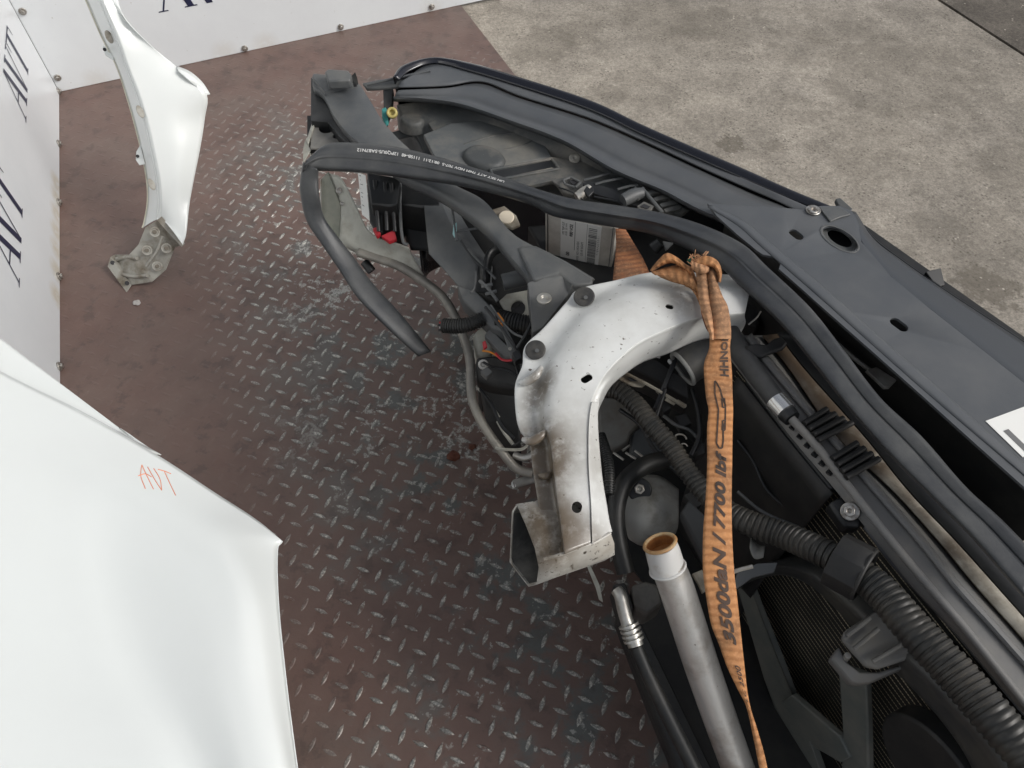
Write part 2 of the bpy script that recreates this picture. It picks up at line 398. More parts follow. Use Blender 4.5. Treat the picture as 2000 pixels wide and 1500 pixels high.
def plate_mat():
    N, L, b = k['N'], k['L'], k['b']
    noise, rng, mix, rgb, mul = k['noise'], k['rng'], k['mix'], k['rgb'], k['mul']
    def math_(op, a, c):
        n = N.new('ShaderNodeMath'); n.operation = op; n.use_clamp = False
        for i, x in enumerate((a, c)):
            if isinstance(x, float): n.inputs[i].default_value = x
            else: L.new(x, n.inputs[i])
        return n.outputs[0]
    at = N.new('ShaderNodeAttribute'); at.attribute_name = 'tread'
    # traffic: the walked middle of the plate is worn, the strip along the walls is not
    dt = N.new('ShaderNodeVectorMath'); dt.operation = 'DOT_PRODUCT'; L.new(k['crd'], dt.inputs[0]); dt.inputs[1].default_value = e1
    dx = math_('SUBTRACT', dt.outputs['Value'], float(C0.dot(e1)))
    dt2 = N.new('ShaderNodeVectorMath'); dt2.operation = 'DOT_PRODUCT'; L.new(k['crd'], dt2.inputs[0]); dt2.inputs[1].default_value = -e2
    dy = math_('ADD', dt2.outputs['Value'], float(C0.dot(e2)))
    traffic = mul(rng(dx, .30, .66), rng(dy, .2, 1.0))
    traffic2 = mul(rng(dx, .26, .58), rng(dy, .25, 1.35))
    big = noise(3.2, 10.); mid = noise(11., 10.); fine = noise(55., 8.); vf = noise(190., 4.)
    # paint tone
    paint = mix(rng(mid, .35, .7), rgb((.130, .080, .067)), rgb((.165, .105, .088)))
    dust = mix(mul(rng(big, .38, .66), .5), paint, rgb((.160, .128, .110)))
    # grey primer showing where paint is rubbed thin
    pm = mul(rng(math_('ADD', mul(big, .6), mul(mid, .55)), .585, .635), traffic)
    c1 = mix(mul(pm, .9), dust, rgb((.105, .116, .112)))
    # dark grime
    c1 = mix(mul(mul(rng(noise(6., 9.), .52, .70), .5), rng(dx, .15, .6, .25, 1.)), c1, rgb((.055, .040, .036)))
    c1 = mix(mul(rng(noise(17., 12.), .54, .62), .35), c1, rgb((.04, .034, .032)))
    # bare scuffs, heaviest on the path past the near fender
    near = None
    for u, v, r_ in ((560, 1090, .10), (470, 990, .16), (440, 930, .14), (570, 850, .16), (680, 860, .16), (640, 560, .2), (700, 450, .2), (930, 820, .2), (620, 330, .16)):
        n = N.new('ShaderNodeVectorMath'); n.operation = 'DISTANCE'; L.new(k['crd'], n.inputs[0]); n.inputs[1].default_value = P(u, v)
        q = rng(n.outputs['Value'], r_, r_*.3); near = q if near is None else math_('MAXIMUM', near, q)
    chip = math_('ADD', math_('ADD', mul(mid, .45), mul(fine, .55)), mul(near, .055))
    sc = mul(mul(rng(chip, .575, .60), rng(vf, .40, .48)), rng(traffic, .1, .8))
    c2 = mix(mul(sc, .8), c1, rgb((.40, .40, .37)))
    # rubbed tread crowns
    tr = mul(mul(at.outputs['Fac'], rng(math_('ADD', mul(fine, .55), mul(big, .55)), .45, .53)), rng(traffic2, .0, .5, .02, 1.))
    c3 = mix(mul(tr, .85), c2, mix(rng(noise(230., 3.), .50, .60), rgb((.30, .305, .285)), rgb((.70, .68, .62))))
    rust = (P(885, 893), .05, (.10, .028, .012), .95)
    L.new(c3, b.inputs['Base Color'])
    L.new(rng(tr, 0., 1., .48, .36), b.inputs['Roughness'])
    L.new(mul(tr, .45), b.inputs['Metallic'])
plate_mat()
fl = link('floor', plate(), PLATE, smooth=False); tag(fl, kind='structure')

# ------------------------------------------------------------------ banner walls with printed letters and screws
def letters(T):
    """A, V and T as serif capitals with thick and thin strokes; T maps cap units to a wall"""
    bm = bmesh.new()
    def q(*pts):
        bm.faces.new([bm.verts.new(T(x, y)) for x, y in pts])
    def stroke(x0, y0, x1, y1, w): q((x0-w/2, y0), (x0+w/2, y0), (x1+w/2, y1), (x1-w/2, y1))
    stroke(.08, .03, .50, 1., .045); stroke(.82, .03, .53, 1., .17); q((.24, .345), (.66, .345), (.645, .385), (.26, .385))
    q((-.06, 0), (.22, 0), (.20, .03), (-.04, .03)); q((.64, 0), (1.0, 0), (.98, .03), (.66, .03))
    stroke(1.33, 0, 1.05, .97, .17); stroke(1.36, 0, 1.63, .97, .045)
    q((.90, .97), (1.22, .97), (1.24, 1.), (.88, 1.)); q((1.5, .97), (1.74, .97), (1.76, 1.), (1.48, 1.))
    stroke(2.2, .03, 2.2, .955, .17); q((2.04, 0), (2.36, 0), (2.34, .03), (2.06, .03))
    q((1.80, .955), (2.60, .955), (2.61, 1.), (1.79, 1.))
    q((1.79, .955), (1.84, .955), (1.80, .74), (1.775, .74)); q((2.56, .955), (2.61, .955), (2.625, .74), (2.60, .74))
    return fin(bm, 'lettering')
CAP = .125
def wall(name, label, o, dr, n, length, height, texts, screws, back):
    root = empty(name, o, label, 'banner wall')
    far = o+dr*length; b = -n*.018
    box('panel', o+back, dr*(length), b, ez*height, WHITE_BANNER_L if 'left' in label else WHITE_BANNER, root, .002)
    for s, h in texts:
        me = letters(lambda x, y: o+dr*(s+x*CAP)+ez*(h+y*CAP)+n*.0012)
        link('lettering', me, NAVY, root, smooth=False)
    for s, h in screws:
        p = o+dr*s+ez*h
        w = disc('screw', p, n, .0115, .005, STEEL, root, 18, .0012)
        disc('screw_head', p+n*.005, n, .0065, .006, STEEL, w, 8, .001)
    return root
nl = Vector((lw.y, -lw.x, 0));
if nl.x < 0: nl = -nl
nb = -e2
ws = [(C0-lw*s+ez*.015, .05, (.55, .50, .38), .7) for s in (.55, .62, .7, .78, .86, .95, 1.05)] 
WHITE_BANNER_L = simple('banner_white_stained', (.73, .755, .775), .28, col2=(.68, .71, .73), scale=2.5, bump=.05, bscale=9, spots=ws)
LEN = 2.6
lo_ = C0-lw*LEN
wall('banner_wall', 'white left banner panel with upright navy capitals along the plate edge', lo_, lw, nl, LEN, 2.2,
     [(LEN-s, .2) for s in (.494, 1.194, 1.894)] + [(LEN-.494-.35-.7*i, .62) for i in range(3)],
     [(LEN-s, .011) for s in (.012, .327, .634, .964, 1.299, 1.65)] + [(LEN-.02, .52), (LEN-.7, .52)], Vector((0, 0, 0)))
wall('banner_wall', 'white back banner panel screwed along its foot, letters cut by the picture top', C0, e1, nb, (B0-C0).length+.25, 2.2,
     [(.42+.7*i, .196) for i in range(2)], [(.018, .052), (.02, .282), (.654, .014), (1.021, .017), (1.39, .019), (.02, .5)], Vector((0, 0, 0)))

# ================================================================== LOOSE FENDERS
def tuple_n(p): return (EYE-p).normalized()
simple_dark = simple('dark_dimple', (.16, .14, .11), .6)  # darker tone for the dimple centres
CREAMP = simple('cream_edge_paint', (.60, .58, .47), .4, col2=(.4, .36, .26), scale=18, lo=.5, hi=.75)
def fender_far():
    root = empty('car_fender', P(250, 555, 0), 'white fender standing upright at the back with wheel arch flange and dirty metal foot bracket', 'fender', 'removed white fenders')
    # stations down the wheel arch: (flange left edge, flange right edge / body start, body mid, body right edge)
    st = [
     ((150, -40, 0.6), (186, -40, 0.63), (205, -40, 0.624), (225, -40, 0.608)),
     ((172, 10, 0.545), (205, 10, 0.585), (222, 8, 0.579), (240, 30, 0.563)),
     ((200, 75, 0.475), (232, 75, 0.52), (265, 70, 0.514), (290, 85, 0.498)),
     ((228, 130, 0.42), (250, 128, 0.465), (300, 125, 0.459), (345, 130, 0.443)),
     ((248, 190, 0.36), (272, 185, 0.41), (335, 180, 0.404), (402, 180, 0.388)),
     ((265, 250, 0.3), (290, 245, 0.35), (340, 240, 0.344), (400, 232, 0.328)),
     ((278, 305, 0.245), (302, 300, 0.295), (350, 295, 0.289), (391, 290, 0.273)),
     ((287, 355, 0.19), (312, 352, 0.24), (350, 350, 0.234), (379, 350, 0.218)),
     ((288, 395, 0.15), (315, 392, 0.195), (345, 395, 0.189), (370, 400, 0.173)),
     ((282, 432, 0.11), (314, 422, 0.155), (340, 440, 0.149), (364, 455, 0.133)),
     ((278, 445, 0.1), (316, 426, 0.15), (338, 452, 0.144), (357, 478, 0.128)),
    ]
    fl_ = [[pt(s[0]) for s in st], [pt(s[0]).lerp(pt(s[1]), .55)+ez*.004 for s in st], [pt(s[1]) for s in st]]
    body = [[pt(s[1]) for s in st], [pt(s[1]).lerp(pt(s[2]), .15)+Vector((.001, -.001, .001)) for s in st], [pt(s[2]) for s in st], [pt(s[3]) for s in st]]
    loft('fender_skin', body, PAINT, root, .0016, 60, 18)
    loft('arch_flange', fl_, PAINT, root, .0016, 60, 8)
    # pointed corner tab
    loft('corner_tip', [[(345, 128, .445), (372, 140, .428), (395, 160, .405), (411, 184, .380)], [(348, 138, .444), (366, 154, .426), (384, 170, .402), (401, 187, .380)]], PAINT, root, .0016, 16, 4)
    # foot bracket
    nb_ = (EYE-P(300, 480, .08)).normalized()
    F_ = simple('dirty_bracket_metal', (.40, .39, .35), .5, .3, col2=(.17, .14, .10), scale=22, lo=.42, hi=.68)
    br = poly('foot_bracket', [(315, 425, .155), (357, 478, .085), (342, 482, .078), (324, 526, .035), (297, 550, .02), (268, 522, .045), (252, 497, .065), (270, 478, .085), (284, 444, .125)], .002, F_, root, .001)
    ft = poly('bent_foot', [(252, 497, .066), (268, 522, .046), (297, 550, .021), (258, 556, .004), (240, 545, .004), (227, 520, .012), (223, 497, .035)], .002, F_, root, .001)
    en = poly('end_flange', [(223, 497, .037), (227, 520, .013), (240, 545, .006), (257, 556, .006), (247, 571, .0), (210, 520, .028), (215, 502, .045)], .002, F_, ft, .001)
    for u, v, z in ((302, 453, .128), (287, 489, .083), (325, 485, .088), (307, 520, .05)):
        p = P(u, v, z+.004); n_ = tuple_n(p); disc('dimple_rim', p, n_, .0135, .003, F_, br, 20, .0012, hole=.009); disc('dimple', p+n_*.0032, n_, .0055, .002, simple_dark, br, 16, .0008)
    for u, v, z in ((220, 513, .036), (248, 553, .012)): disc('fixing_hole', P(u, v, z), tuple_n(P(u, v, z)), .006, .0015, INK_HOLE, en, 14, 0)
    tube('pressed_rib', [(228, 506, .034), (246, 503, .05), (268, 504, .066)], .006, F_, ft, seg=10)
    tube('pressed_rib', [(240, 536, .016), (262, 540, .026), (288, 538, .036)], .006, F_, ft, seg=10)
    tube('flange_groove', [pt(s[1])*.8+pt(s[0])*.2+ez*.002 for s in st], .0022, PAINT, root, seg=8, n=60)
    tube('flange_hem', [pt(s[0]) for s in st], .0022, CREAMP, root, seg=8, n=60)
    # rib on the bracket and clip tabs on the arch
    tube('stiffening_rib', [(318, 462, .122), (306, 492, .088), (286, 520, .056)], .004, F_, br, seg=8)
    poly('hem_strip', [(306, 430, .155), (316, 422, .163), (361, 474, .094), (354, 482, .09)], .003, F_, br, .001)
    for u, v, z in ((213, 72, .505), (274, 218, .375), (296, 360, .225)):
        n = (EYE-P(u, v, z)).normalized(); disc('slot', P(u, v, z+.004), n, .008, .002, F_, root, 12, .0008, 2.0)
    for pts, h in ((((207, 78, .465), (200, 92, .455), (206, 108, .445), (222, 118, .437), (219, 96, .452)), (206, 98, .4555)), (((274, 282, .27), (266, 296, .258), (265, 312, .248), (272, 322, .240), (283, 320, .243)), (270, 306, .2555))):
        t = poly('clip_tab', pts, .002, PAINT, root, .0008); disc('clip_hole', P(*h)+Vector((0, -.002, .003)), (EYE-P(*h)).normalized(), .0045, .001, INK_HOLE, t, 10, 0)
    return root
fender_far()
def fender_near():
    root = empty('car_fender', (-.62, .1, 0), 'large white fender lying nearest the camera with AVT scrawled in orange marker', 'fender', 'removed white fenders')
    # long rows run from the far edge towards and past the camera
    edge = [(-420, 500, .60), (-200, 612, .585), (0, 725, .57), (150, 800, .56), (300, 884, .55), (420, 962, .542), (500, 1014, .540), (551, 1056, .540)]
    r1 = [(-460, 640, .600), (-230, 745, .597), (-20, 850, .592), (130, 915, .585), (240, 960, .583), (370, 1020, .585), (455, 1052, .580), (541, 1076, .542)]
    r2 = [(-480, 850, .605), (-250, 930, .604), (-40, 1020, .602), (130, 1070, .594), (230, 1100, .588), (420, 1150, .604), (490, 1165, .596), (543, 1180, .562)]  # mid-panel tilt shaped to give the skin a grey reflected zone
    r3 = [(-500, 1120, .608), (-270, 1180, .608), (-50, 1240, .607), (170, 1290, .599), (290, 1315, .591), (440, 1330, .608), (515, 1338, .598), (559, 1340, .568)]
    r4 = [(-500, 1500, .605), (-270, 1500, .606), (-20, 1500, .607), (270, 1500, .600), (390, 1505, .590), (480, 1508, .602), (550, 1510, .594), (581, 1510, .568)]
    r5 = [(-500, 1900, .58), (-270, 1850, .585), (0, 1800, .59), (280, 1760, .587), (400, 1740, .578), (500, 1730, .582), (570, 1720, .576), (610, 1720, .558)]
    sk = loft('fender_skin', [edge, r1, r2, r3, r4, r5], PAINT, root, .0016, 64, 60)
    fl0 = [pt(p) for p in edge[:5]]
    drop = [p+Vector((.004, .006, -.016)) for p in fl0]
    outer = [P(-420, 330, .585), P(-180, 520, .57), P(0, 660, .552), P(122, 752, .543), P(302, 888, .535)]
    loft('bonnet_flange', [fl0, drop, outer], PAINT, root, .0016, 40, 14)
    # rolled hem along the door-side edge, and legs of the pressing that carry it on the floor (below the frame)
    R_ = [pt(r[-1]) for r in (edge, r1, r2, r3, r4, r5)]
    loft('rolled_hem', [R_, [p+Vector((-.006, 0, -.010)) for p in R_], [p+Vector((-.022, 0, -.012)) for p in R_]], PAINT, root, .0014, 40, 6)
    W_ = [pt(p) for p in r5]
    loft('arch_wall', [W_, [p+Vector((0, -.06, -.12)) for p in W_], [Vector((p.x, p.y-.12, .3)) for p in W_], [Vector((p.x, p.y-.12, .004)) for p in W_]], PAINT, root, .0016, 24, 16)
    # handwriting follows the skin
    def on(u, v):
        return P(u, v, .556+(.0)) 
    return root, sk
nf, nf_skin = fender_near()
bpy.context.view_layer.update()
def hand_mark():
    dg = bpy.context.evaluated_depsgraph_get(); dg.update()
    ev = nf_skin.evaluated_get(dg); mi = nf_skin.matrix_world.inverted()
    def hit(u, v):
        o = mi @ EYE; dr = (mi.to_3x3() @ ray(u, v)).normalized()
        ok, loc, nor, _ = ev.ray_cast(o, dr)
        return nf_skin.matrix_world @ loc + (nf_skin.matrix_world.to_3x3() @ nor)*.0003 if ok else P(u, v, .56)
    strokes = [[(277, 908), (275, 930), (284, 955)], [(277, 908), (287, 930), (300, 956)], [(270, 930), (284, 926), (296, 932)],
               [(288, 912), (304, 940), (316, 958)], [(300, 915), (312, 935), (316, 958)], [(308, 917), (322, 921), (334, 926)], [(321, 921), (332, 945), (343, 968)]]
    bm = bmesh.new()
    for s in strokes:
        q = [hit(*p) for p in s]; q = cr(q, 10)
        for i in range(len(q)-1):
            t = (q[i+1]-q[i]).normalized(); sd = t.cross((EYE-q[i]).normalized())*.0009
            bm.faces.new([bm.verts.new(x) for x in (q[i]-sd, q[i]+sd, q[i+1]+sd, q[i+1]-sd)])
    link('marker_writing', fin(bm, 'marker_writing'), MARKER, nf, smooth=False)
hand_mark()

# ================================================================== THE CAR FRONT END
FE = empty('car_front_end', (.55, .9, 0), 'cut-off car front end with bare radiator, headlamp back and white inner rail on the plate', 'car front')
UP = Vector((0, 0, 1))
def tov(p): return (EYE-pt(p)).normalized()
def away(a, b):                                # horizontal normal of an edge, pointing away from the survey point
    t = (b-a); n = Vector((t.y, -t.x, 0)).normalized()
    m = (a+b)/2
    return n if n.dot(Vector((m.x, m.y, 0))) > 0 else -n

# ---- bumper skin with its dark outer lip
lip_o = [(770, 152), (790, 130), (848, 115), (920, 127), (1000, 150), (1150, 199), (1250, 246), (1350, 290), (1450, 333), (1540, 373), (1625, 408)]
lip_i = [(778, 158), (800, 140), (850, 124), (920, 141), (1000, 165), (1150, 215), (1250, 262), (1350, 306), (1450, 350), (1540, 389), (1618, 420)]
ZL = .70
lo3 = [P(u, v, ZL) for u, v in lip_o]; li3 = [P(u, v, ZL-.006) for u, v in lip_i]
nrm = [away(lo3[max(i-1, 0)], lo3[min(i+1, len(lo3)-1)]) for i in range(len(lo3))]
nrm[0] = nrm[1] = nrm[2]
bumper = loft('bumper_skin', [li3, lo3, [p+n*.010-UP*.02 for p, n in zip(lo3, nrm)], [p+n*.035-UP*.13 for p, n in zip(lo3, nrm)], [p+n*.055-UP*.32 for p, n in zip(lo3, nrm)], [p+n*.02-UP*.58 for p, n in zip(lo3, nrm)]], GLOSSBLK, FE, .003, 60, 24, angle=60)
# ---- headlamp trim: two shelves with a stepped groove between
t1 = [(782, 160), (848, 122), (930, 142), (1000, 163), (1150, 213), (1250, 260), (1350, 304), (1450, 348), (1540, 387), (1625, 424)]
t2 = [(778, 170), (870, 166), (940, 158), (1015, 186), (1150, 229), (1260, 276), (1370, 327), (1470, 372), (1540, 403), (1610, 440)]
t3 = [(768, 190), (830, 192), (900, 202), (990, 232), (1100, 273), (1200, 330), (1290, 368), (1340, 394), (1376, 412), (1470, 452)]
up1 = [0]*7+[.003, .014, .016]
a1 = [P(u, v, .694+d_) for (u, v), d_ in zip(t1, up1)]; a2 = [P(u, v, .690+d_) for (u, v), d_ in zip(t2, up1)]
tr = loft('headlamp_trim', [a1, [p.lerp(q, .5)+UP*.0003 for p, q in zip(a1, a2)], a2], PANELPL, FE, .003, 60, 6)
b2 = [p-UP*(.005 if i < 8 else .003)+Vector((0, -.002, 0)) for i, p in enumerate(a2)]; b3 = [P(u, v, .674+d_) for (u, v), d_ in zip(t3, [0]*6+[.004, .014, .030, .034])]
ls = loft('lower_shelf', [b2, [p.lerp(q, .45)+UP*.0008 for p, q in zip(b2, b3)], [p.lerp(q, .62)-UP*.0005 for p, q in zip(b2, b3)], [p.lerp(q, .68)-UP*.003 for p, q in zip(b2, b3)], [p.lerp(q, .8)-UP*.003 for p, q in zip(b2, b3)], b3, [p-UP*.012+Vector((0, .004, 0)) for p in b3]], PANELPL, tr, .003, 60, 14)
# thin pick-up arm at the tip
arm = poly('tip_arm', [(708, 162, .675), (735, 156, .68), (775, 150, .685), (858, 135, .69), (862, 142, .688), (780, 168, .68), (740, 172, .675), (716, 173, .672)], .006, GREYPL, tr, .0015)
tube('tip_rod', [(716, 166, .682), (775, 152, .69), (840, 138, .695)], .0025, GREYPL, tr, seg=8)
poly('tip_web', [(748, 168, .675), (768, 170, .675), (765, 200, .65), (752, 240, .62), (749, 205, .65)], .02, BLACKPL, tr, .001)
poly('end_clip', [(1632, 388, .716), (1641, 386, .718), (1666, 408, .712), (1660, 414, .71), (1640, 404, .71)], .008, GREYPL, FE, .001)

# ---- slam panel
ZS = .716
sp = [(1382, 397), (1450, 402), (1532, 406), (1566, 409), (1604, 402), (1640, 402), (1664, 412), (1676, 436), (1682, 472), (1740, 540), (1820, 606), (1930, 692), (2060, 795),
      (2060, 1005), (2000, 951), (1900, 862), (1800, 772), (1700, 683), (1608, 602), (1560, 559), (1521, 525), (1525, 514), (1516, 502), (1490, 497), (1478, 489), (1440, 458), (1400, 422)]
slam = poly('slam_panel', [(u, v, ZS) for u, v in sp], .004, PANELPL, FE, .0015)
ax_ = (P(1755, 645, ZS)-P(1555, 455, ZS)).normalized()
cut(slam, [((1555, 458, ZS), UP, .0125, .0075, (P(1570, 470, ZS)-P(1540, 446, ZS)), .03), ((1756, 634, ZS), UP, .0135, .0078, (P(1772, 646, ZS)-P(1740, 622, ZS)), .03), ((1640, 466, ZS), UP, .030, .019, (P(1670, 490, ZS)-P(1610, 446, ZS)), .03)])
# raised inner flange strip of the panel, and the front slope
loft('inner_ledge', [[(1388, 400, .7166), (1448, 428, .7166), (1500, 470, .7166), (1608, 560, .7166), (1715, 655, .7166), (1850, 772, .7166), (2060, 958, .7166)],
                     [(1384, 402, .7182), (1444, 436, .7182), (1494, 480, .7182), (1600, 572, .7182), (1706, 666, .7182), (1840, 784, .7182), (2060, 975, .7182)],
                     [(1382, 405, .7163), (1441, 441, .7163), (1490, 485, .7163), (1596, 577, .7163), (1701, 671, .7163), (1835, 789, .7163), (2060, 980, .7163)]], PANELPL, slam, .0022, 50, 8)
SLP = [(1690, 446), (1708, 468), (1762, 509), (1850, 570), (1980, 655), (2060, 710)]
loft('front_skirt', [[P(u, v, .694) for u, v in SLP], [P(u, v, .694)-UP*.3 for u, v in SLP], [P(u, v, .694)-UP*.6 for u, v in SLP]], BLACKPL, slam, .003, 30, 3, sv=False)
loft('front_slope', [[(1664, 412, ZS), (1684, 474, ZS), (1740, 541, ZS), (1820, 607, ZS), (1930, 693, ZS), (2060, 796, ZS)],
                     [(1668, 413, .714), (1696, 470, .7125), (1754, 536, .7125), (1836, 600, .7125), (1944, 684, .7125), (2060, 775, .7125)],
                     [(1672, 414, .708), (1706, 466, .702), (1760, 508, .700), (1848, 569, .698), (1978, 654, .695), (2060, 709, .692)]], simple('shaded_slope_plastic', (.048, .053, .060), .34, bump=.12, bscale=700), slam, .0022, 40, 14, angle=50)  # panel plastic darkened for the slope that turns from the light
under = poly('dark_slam_backing', [(1420, 425, .64), (1560, 395, .64), (1690, 440, .64), (2060, 700, .64), (2060, 930, .64), (1600, 570, .64), (1500, 500, .64)], .3, DULLBLACK, FE, 0)  # dark plate added so the slam panel's holes look deep
bz = poly('air_guide', [(1808, 530, .70), (1838, 523, .70), (1846, 556, .69), (1830, 560, .69)], .02, BLACKPL, slam, .001)
poly('corner_bracket', [(1600, 404, .7195), (1641, 404, .7195), (1662, 418, .7195), (1640, 424, .7195), (1622, 432, .7195)], .003, GREYPL, slam, .001)
# recessed ring around the latch opening
def ring(name, c, r, ratio, w, m, parent, a0=0., a1=6.2832, ax=None, r_t=None, n=40):
    c = pt(c); ax = ax.normalized(); b = UP.cross(ax)
    path = [c+ax*r*math.cos(a0+(a1-a0)*i/n)+b*r*ratio*math.sin(a0+(a1-a0)*i/n) for i in range(n+1)]
    return tube(name, path, w, m, parent, n=n+1, seg=10)
axr = P(1670, 490, ZS)-P(1610, 446, ZS)
axn = axr.normalized(); axb = UP.cross(axn)
def oval(k, dz): return [P(1640, 466, ZS+dz)+(axn*math.cos(t)+axb*math.sin(t)*.63)*.0335*k for t in [2*math.pi*i/32 for i in range(33)]]
bowl = loft('latch_recess', [oval(1.02, .0006), oval(.93, .0005), oval(.90, -.002), oval(.88, -.010), oval(.80, -.011), oval(.66, -.0115), oval(.64, -.014), oval(.62, -.03)], GREYPL, slam, .0012, 64, 24, angle=50)
poly('latch_hole_dark', oval(.9, -.03)[:-1], .002, INK_HOLE, bowl, 0)  # black disc puts the shade of the depth into the latch opening
for (u, v, z, r) in ((1588, 412, .7165, .0115),):
    s = disc('screw', (u, v, z), UP, r, .003, STEEL, slam, 24, .001); disc('screw_head', P(u, v, z+.003), UP, r*.66, .003, STEEL, s, 20, .001, hole=.003)
# sticker
lb0 = P(1925, 822, ZS+.0012); lbx = (P(1998, 795, ZS+.0012)-lb0); lby = (P(1998, 893, ZS+.0012)-lb0)
lbx = lbx*1.6; lab = poly('sticker', [lb0, lb0+lbx, lb0+lbx+lby, lb0+lby], .0006, LABEL, slam, 0)
xh, yh = lbx.normalized(), lby.normalized()
def stk(x, y): return lb0+xh*x+yh*(-y)+UP*.0004
poly('sticker_band', [stk(.008, -.020)-UP*0, stk(.016, -.020), stk(.016, -.062), stk(.008, -.062)], .0002, GREYINK, lab, 0)
write('sticker_print', 'C', .016, lambda x, y: stk(.046+x, -.028+y), GREYINK, lab)
write('sticker_print', 'K', .014, lambda x, y: stk(.036+x, -.044+y), INK_HOLE, lab, .0003)
write('sticker_print', 'CARE', .010, lambda x, y: stk(.022+x, -.078+y), GREYINK, lab)
# wall under the panel's inner edge: the front crossmember in shadow
inn = [(1400, 430), (1480, 496), (1560, 565), (1700, 688), (1850, 822), (2060, 1010)]
I3 = [P(u, v, .700) for u, v in inn]
nI = [away(I3[max(i-1, 0)], I3[min(i+1, len(I3)-1)]) for i in range(len(I3))]
loft('front_crossmember', [[p+n*.02 for p, n in zip(I3, nI)], [p+n*.03-UP*.12 for p, n in zip(I3, nI)], [p+n*.02-UP*.4 for p, n in zip(I3, nI)], [p+n*.02-UP*.62 for p, n in zip(I3, nI)]], DULLBLACK, FE, .004, 30, 14)
lg = loft('crossmember_ledge', [[(1540, 580, .665), (1620, 652, .665), (1700, 722, .665), (1748, 738, .665)], [(1540, 592, .66), (1618, 664, .66), (1690, 722, .66), (1738, 752, .66)]], GREYMET, FE, .004, 20, 4)
poly('latch_bracket', [(1692, 722, .668), (1712, 716, .668), (1752, 742, .668), (1738, 756, .664), (1728, 756, .664)], .006, GREYMET, FE, .001)

# ---- curved headlamp carrier arm
armT = [(615, 146), (690, 158), (716, 188), (742, 230), (772, 266), (800, 292), (838, 330), (890, 362), (945, 392), (997, 452), (1045, 482), (1100, 508), (1158, 543)]
armB = [(610, 165), (632, 182), (652, 222), (678, 256), (708, 282), (745, 312), (790, 345), (852, 374), (905, 408), (960, 455), (1000, 502), (1025, 530), (1042, 553)]
zz = [.69, .69, .69, .69, .69, .688, .685, .68, .675, .67, .665, .66, .655]
A3 = [P(u, v, z) for (u, v), z in zip(armT, zz)]; B3 = [P(u, v, z) for (u, v), z in zip(armB, zz)]
carrier = loft('headlamp_carrier', [[p-UP*.012 for p in A3], A3, [p.lerp(q, .5)+UP*.003 for p, q in zip(A3, B3)], B3, [q-UP*.02 for q in B3]], GREYPL, FE, .004, 70, 14, angle=45)
poly('carrier_block', [(609, 150, .70), (612, 143, .70), (686, 150, .70), (692, 158, .70), (688, 164, .70), (634, 178, .70)], .016, GREYPL, carrier, .0015)
sq = poly('rubber_pad', [(634, 140, .722), (640, 134, .722), (680, 137, .722), (686, 144, .722), (684, 156, .722), (640, 158, .722)], .018, GREYPL, carrier, .003)
disc('pad_screw', (658, 144, .7182), UP, .006, .002, STEEL, sq, 16, .0006, hole=.003)
poly('pad_clip', [(686, 148, .712), (694, 140, .712), (698, 152, .70), (696, 166, .695), (688, 162, .70)], .012, BLACKPL, carrier, .001)
poly('carrier_web', [(607, 150, .672), (616, 158, .672), (636, 186, .672), (656, 228, .672), (682, 262, .672), (712, 286, .672), (690, 290, .668), (662, 266, .668), (640, 238, .668), (607, 236, .668)], .05, BLACKPL, carrier, .001)
# end block that takes the screw
poly('mount_block', [(1030, 552, .664), (1048, 545, .667), (1088, 532, .667), (1100, 540, .667), (1116, 556, .667), (1157, 546, .665), (1158, 556, .655), (1140, 566, .655), (1110, 575, .65), (1060, 640, .63), (1040, 650, .625), (1036, 600, .64)], .035, GREYPL, carrier, .004)
poly('block_top', [(1010, 482, .672), (1046, 478, .672), (1075, 492, .672), (1112, 513, .672), (1159, 543, .670), (1157, 556, .668), (1120, 557, .668), (1092, 533, .670), (1042, 547, .670), (1030, 520, .672)], .018, GREYPL, carrier, .004)
mb = disc('mount_washer', (1063, 585, .664), UP, .0115, .004, WHITEPL if False else ALU, carrier, 24, .0015, hole=.0045)

# ---- grey hinge plate with its big hole, at the far left
hp = poly('hinge_plate', [(612, 236, .655), (628, 226, .66), (646, 226, .66), (660, 248, .655), (688, 284, .65), (640, 290, .65), (606, 290, .65)], .003, simple('hinge_grey', (.12, .12, .115), .5, col2=(.2, .19, .17), scale=20), FE, .001)
cut(hp, [((638, 247, .657), UP, .0155, .0155, Vector((1, 0, 0)), .02), ((656, 266, .653), UP, .006, .006, Vector((1, 0, 0)), .02)])
poly('hinge_hole_dark', [(600, 226, .645), (664, 222, .645), (704, 290, .638), (600, 296, .638)], .004, INK_HOLE, FE, 0)  # black sheet added behind the hinge hole for its shade
poly('hinge_edge', [(597, 272, .65), (602, 280, .65), (608, 262, .655), (616, 234, .662), (612, 232, .66), (600, 268, .648)], .05, PRIMER, FE, .0006)
poly('flap', [(596, 272, .645), (607, 292, .645), (592, 318, .635), (592, 290, .64)], .003, PRIMER, FE, .0006)

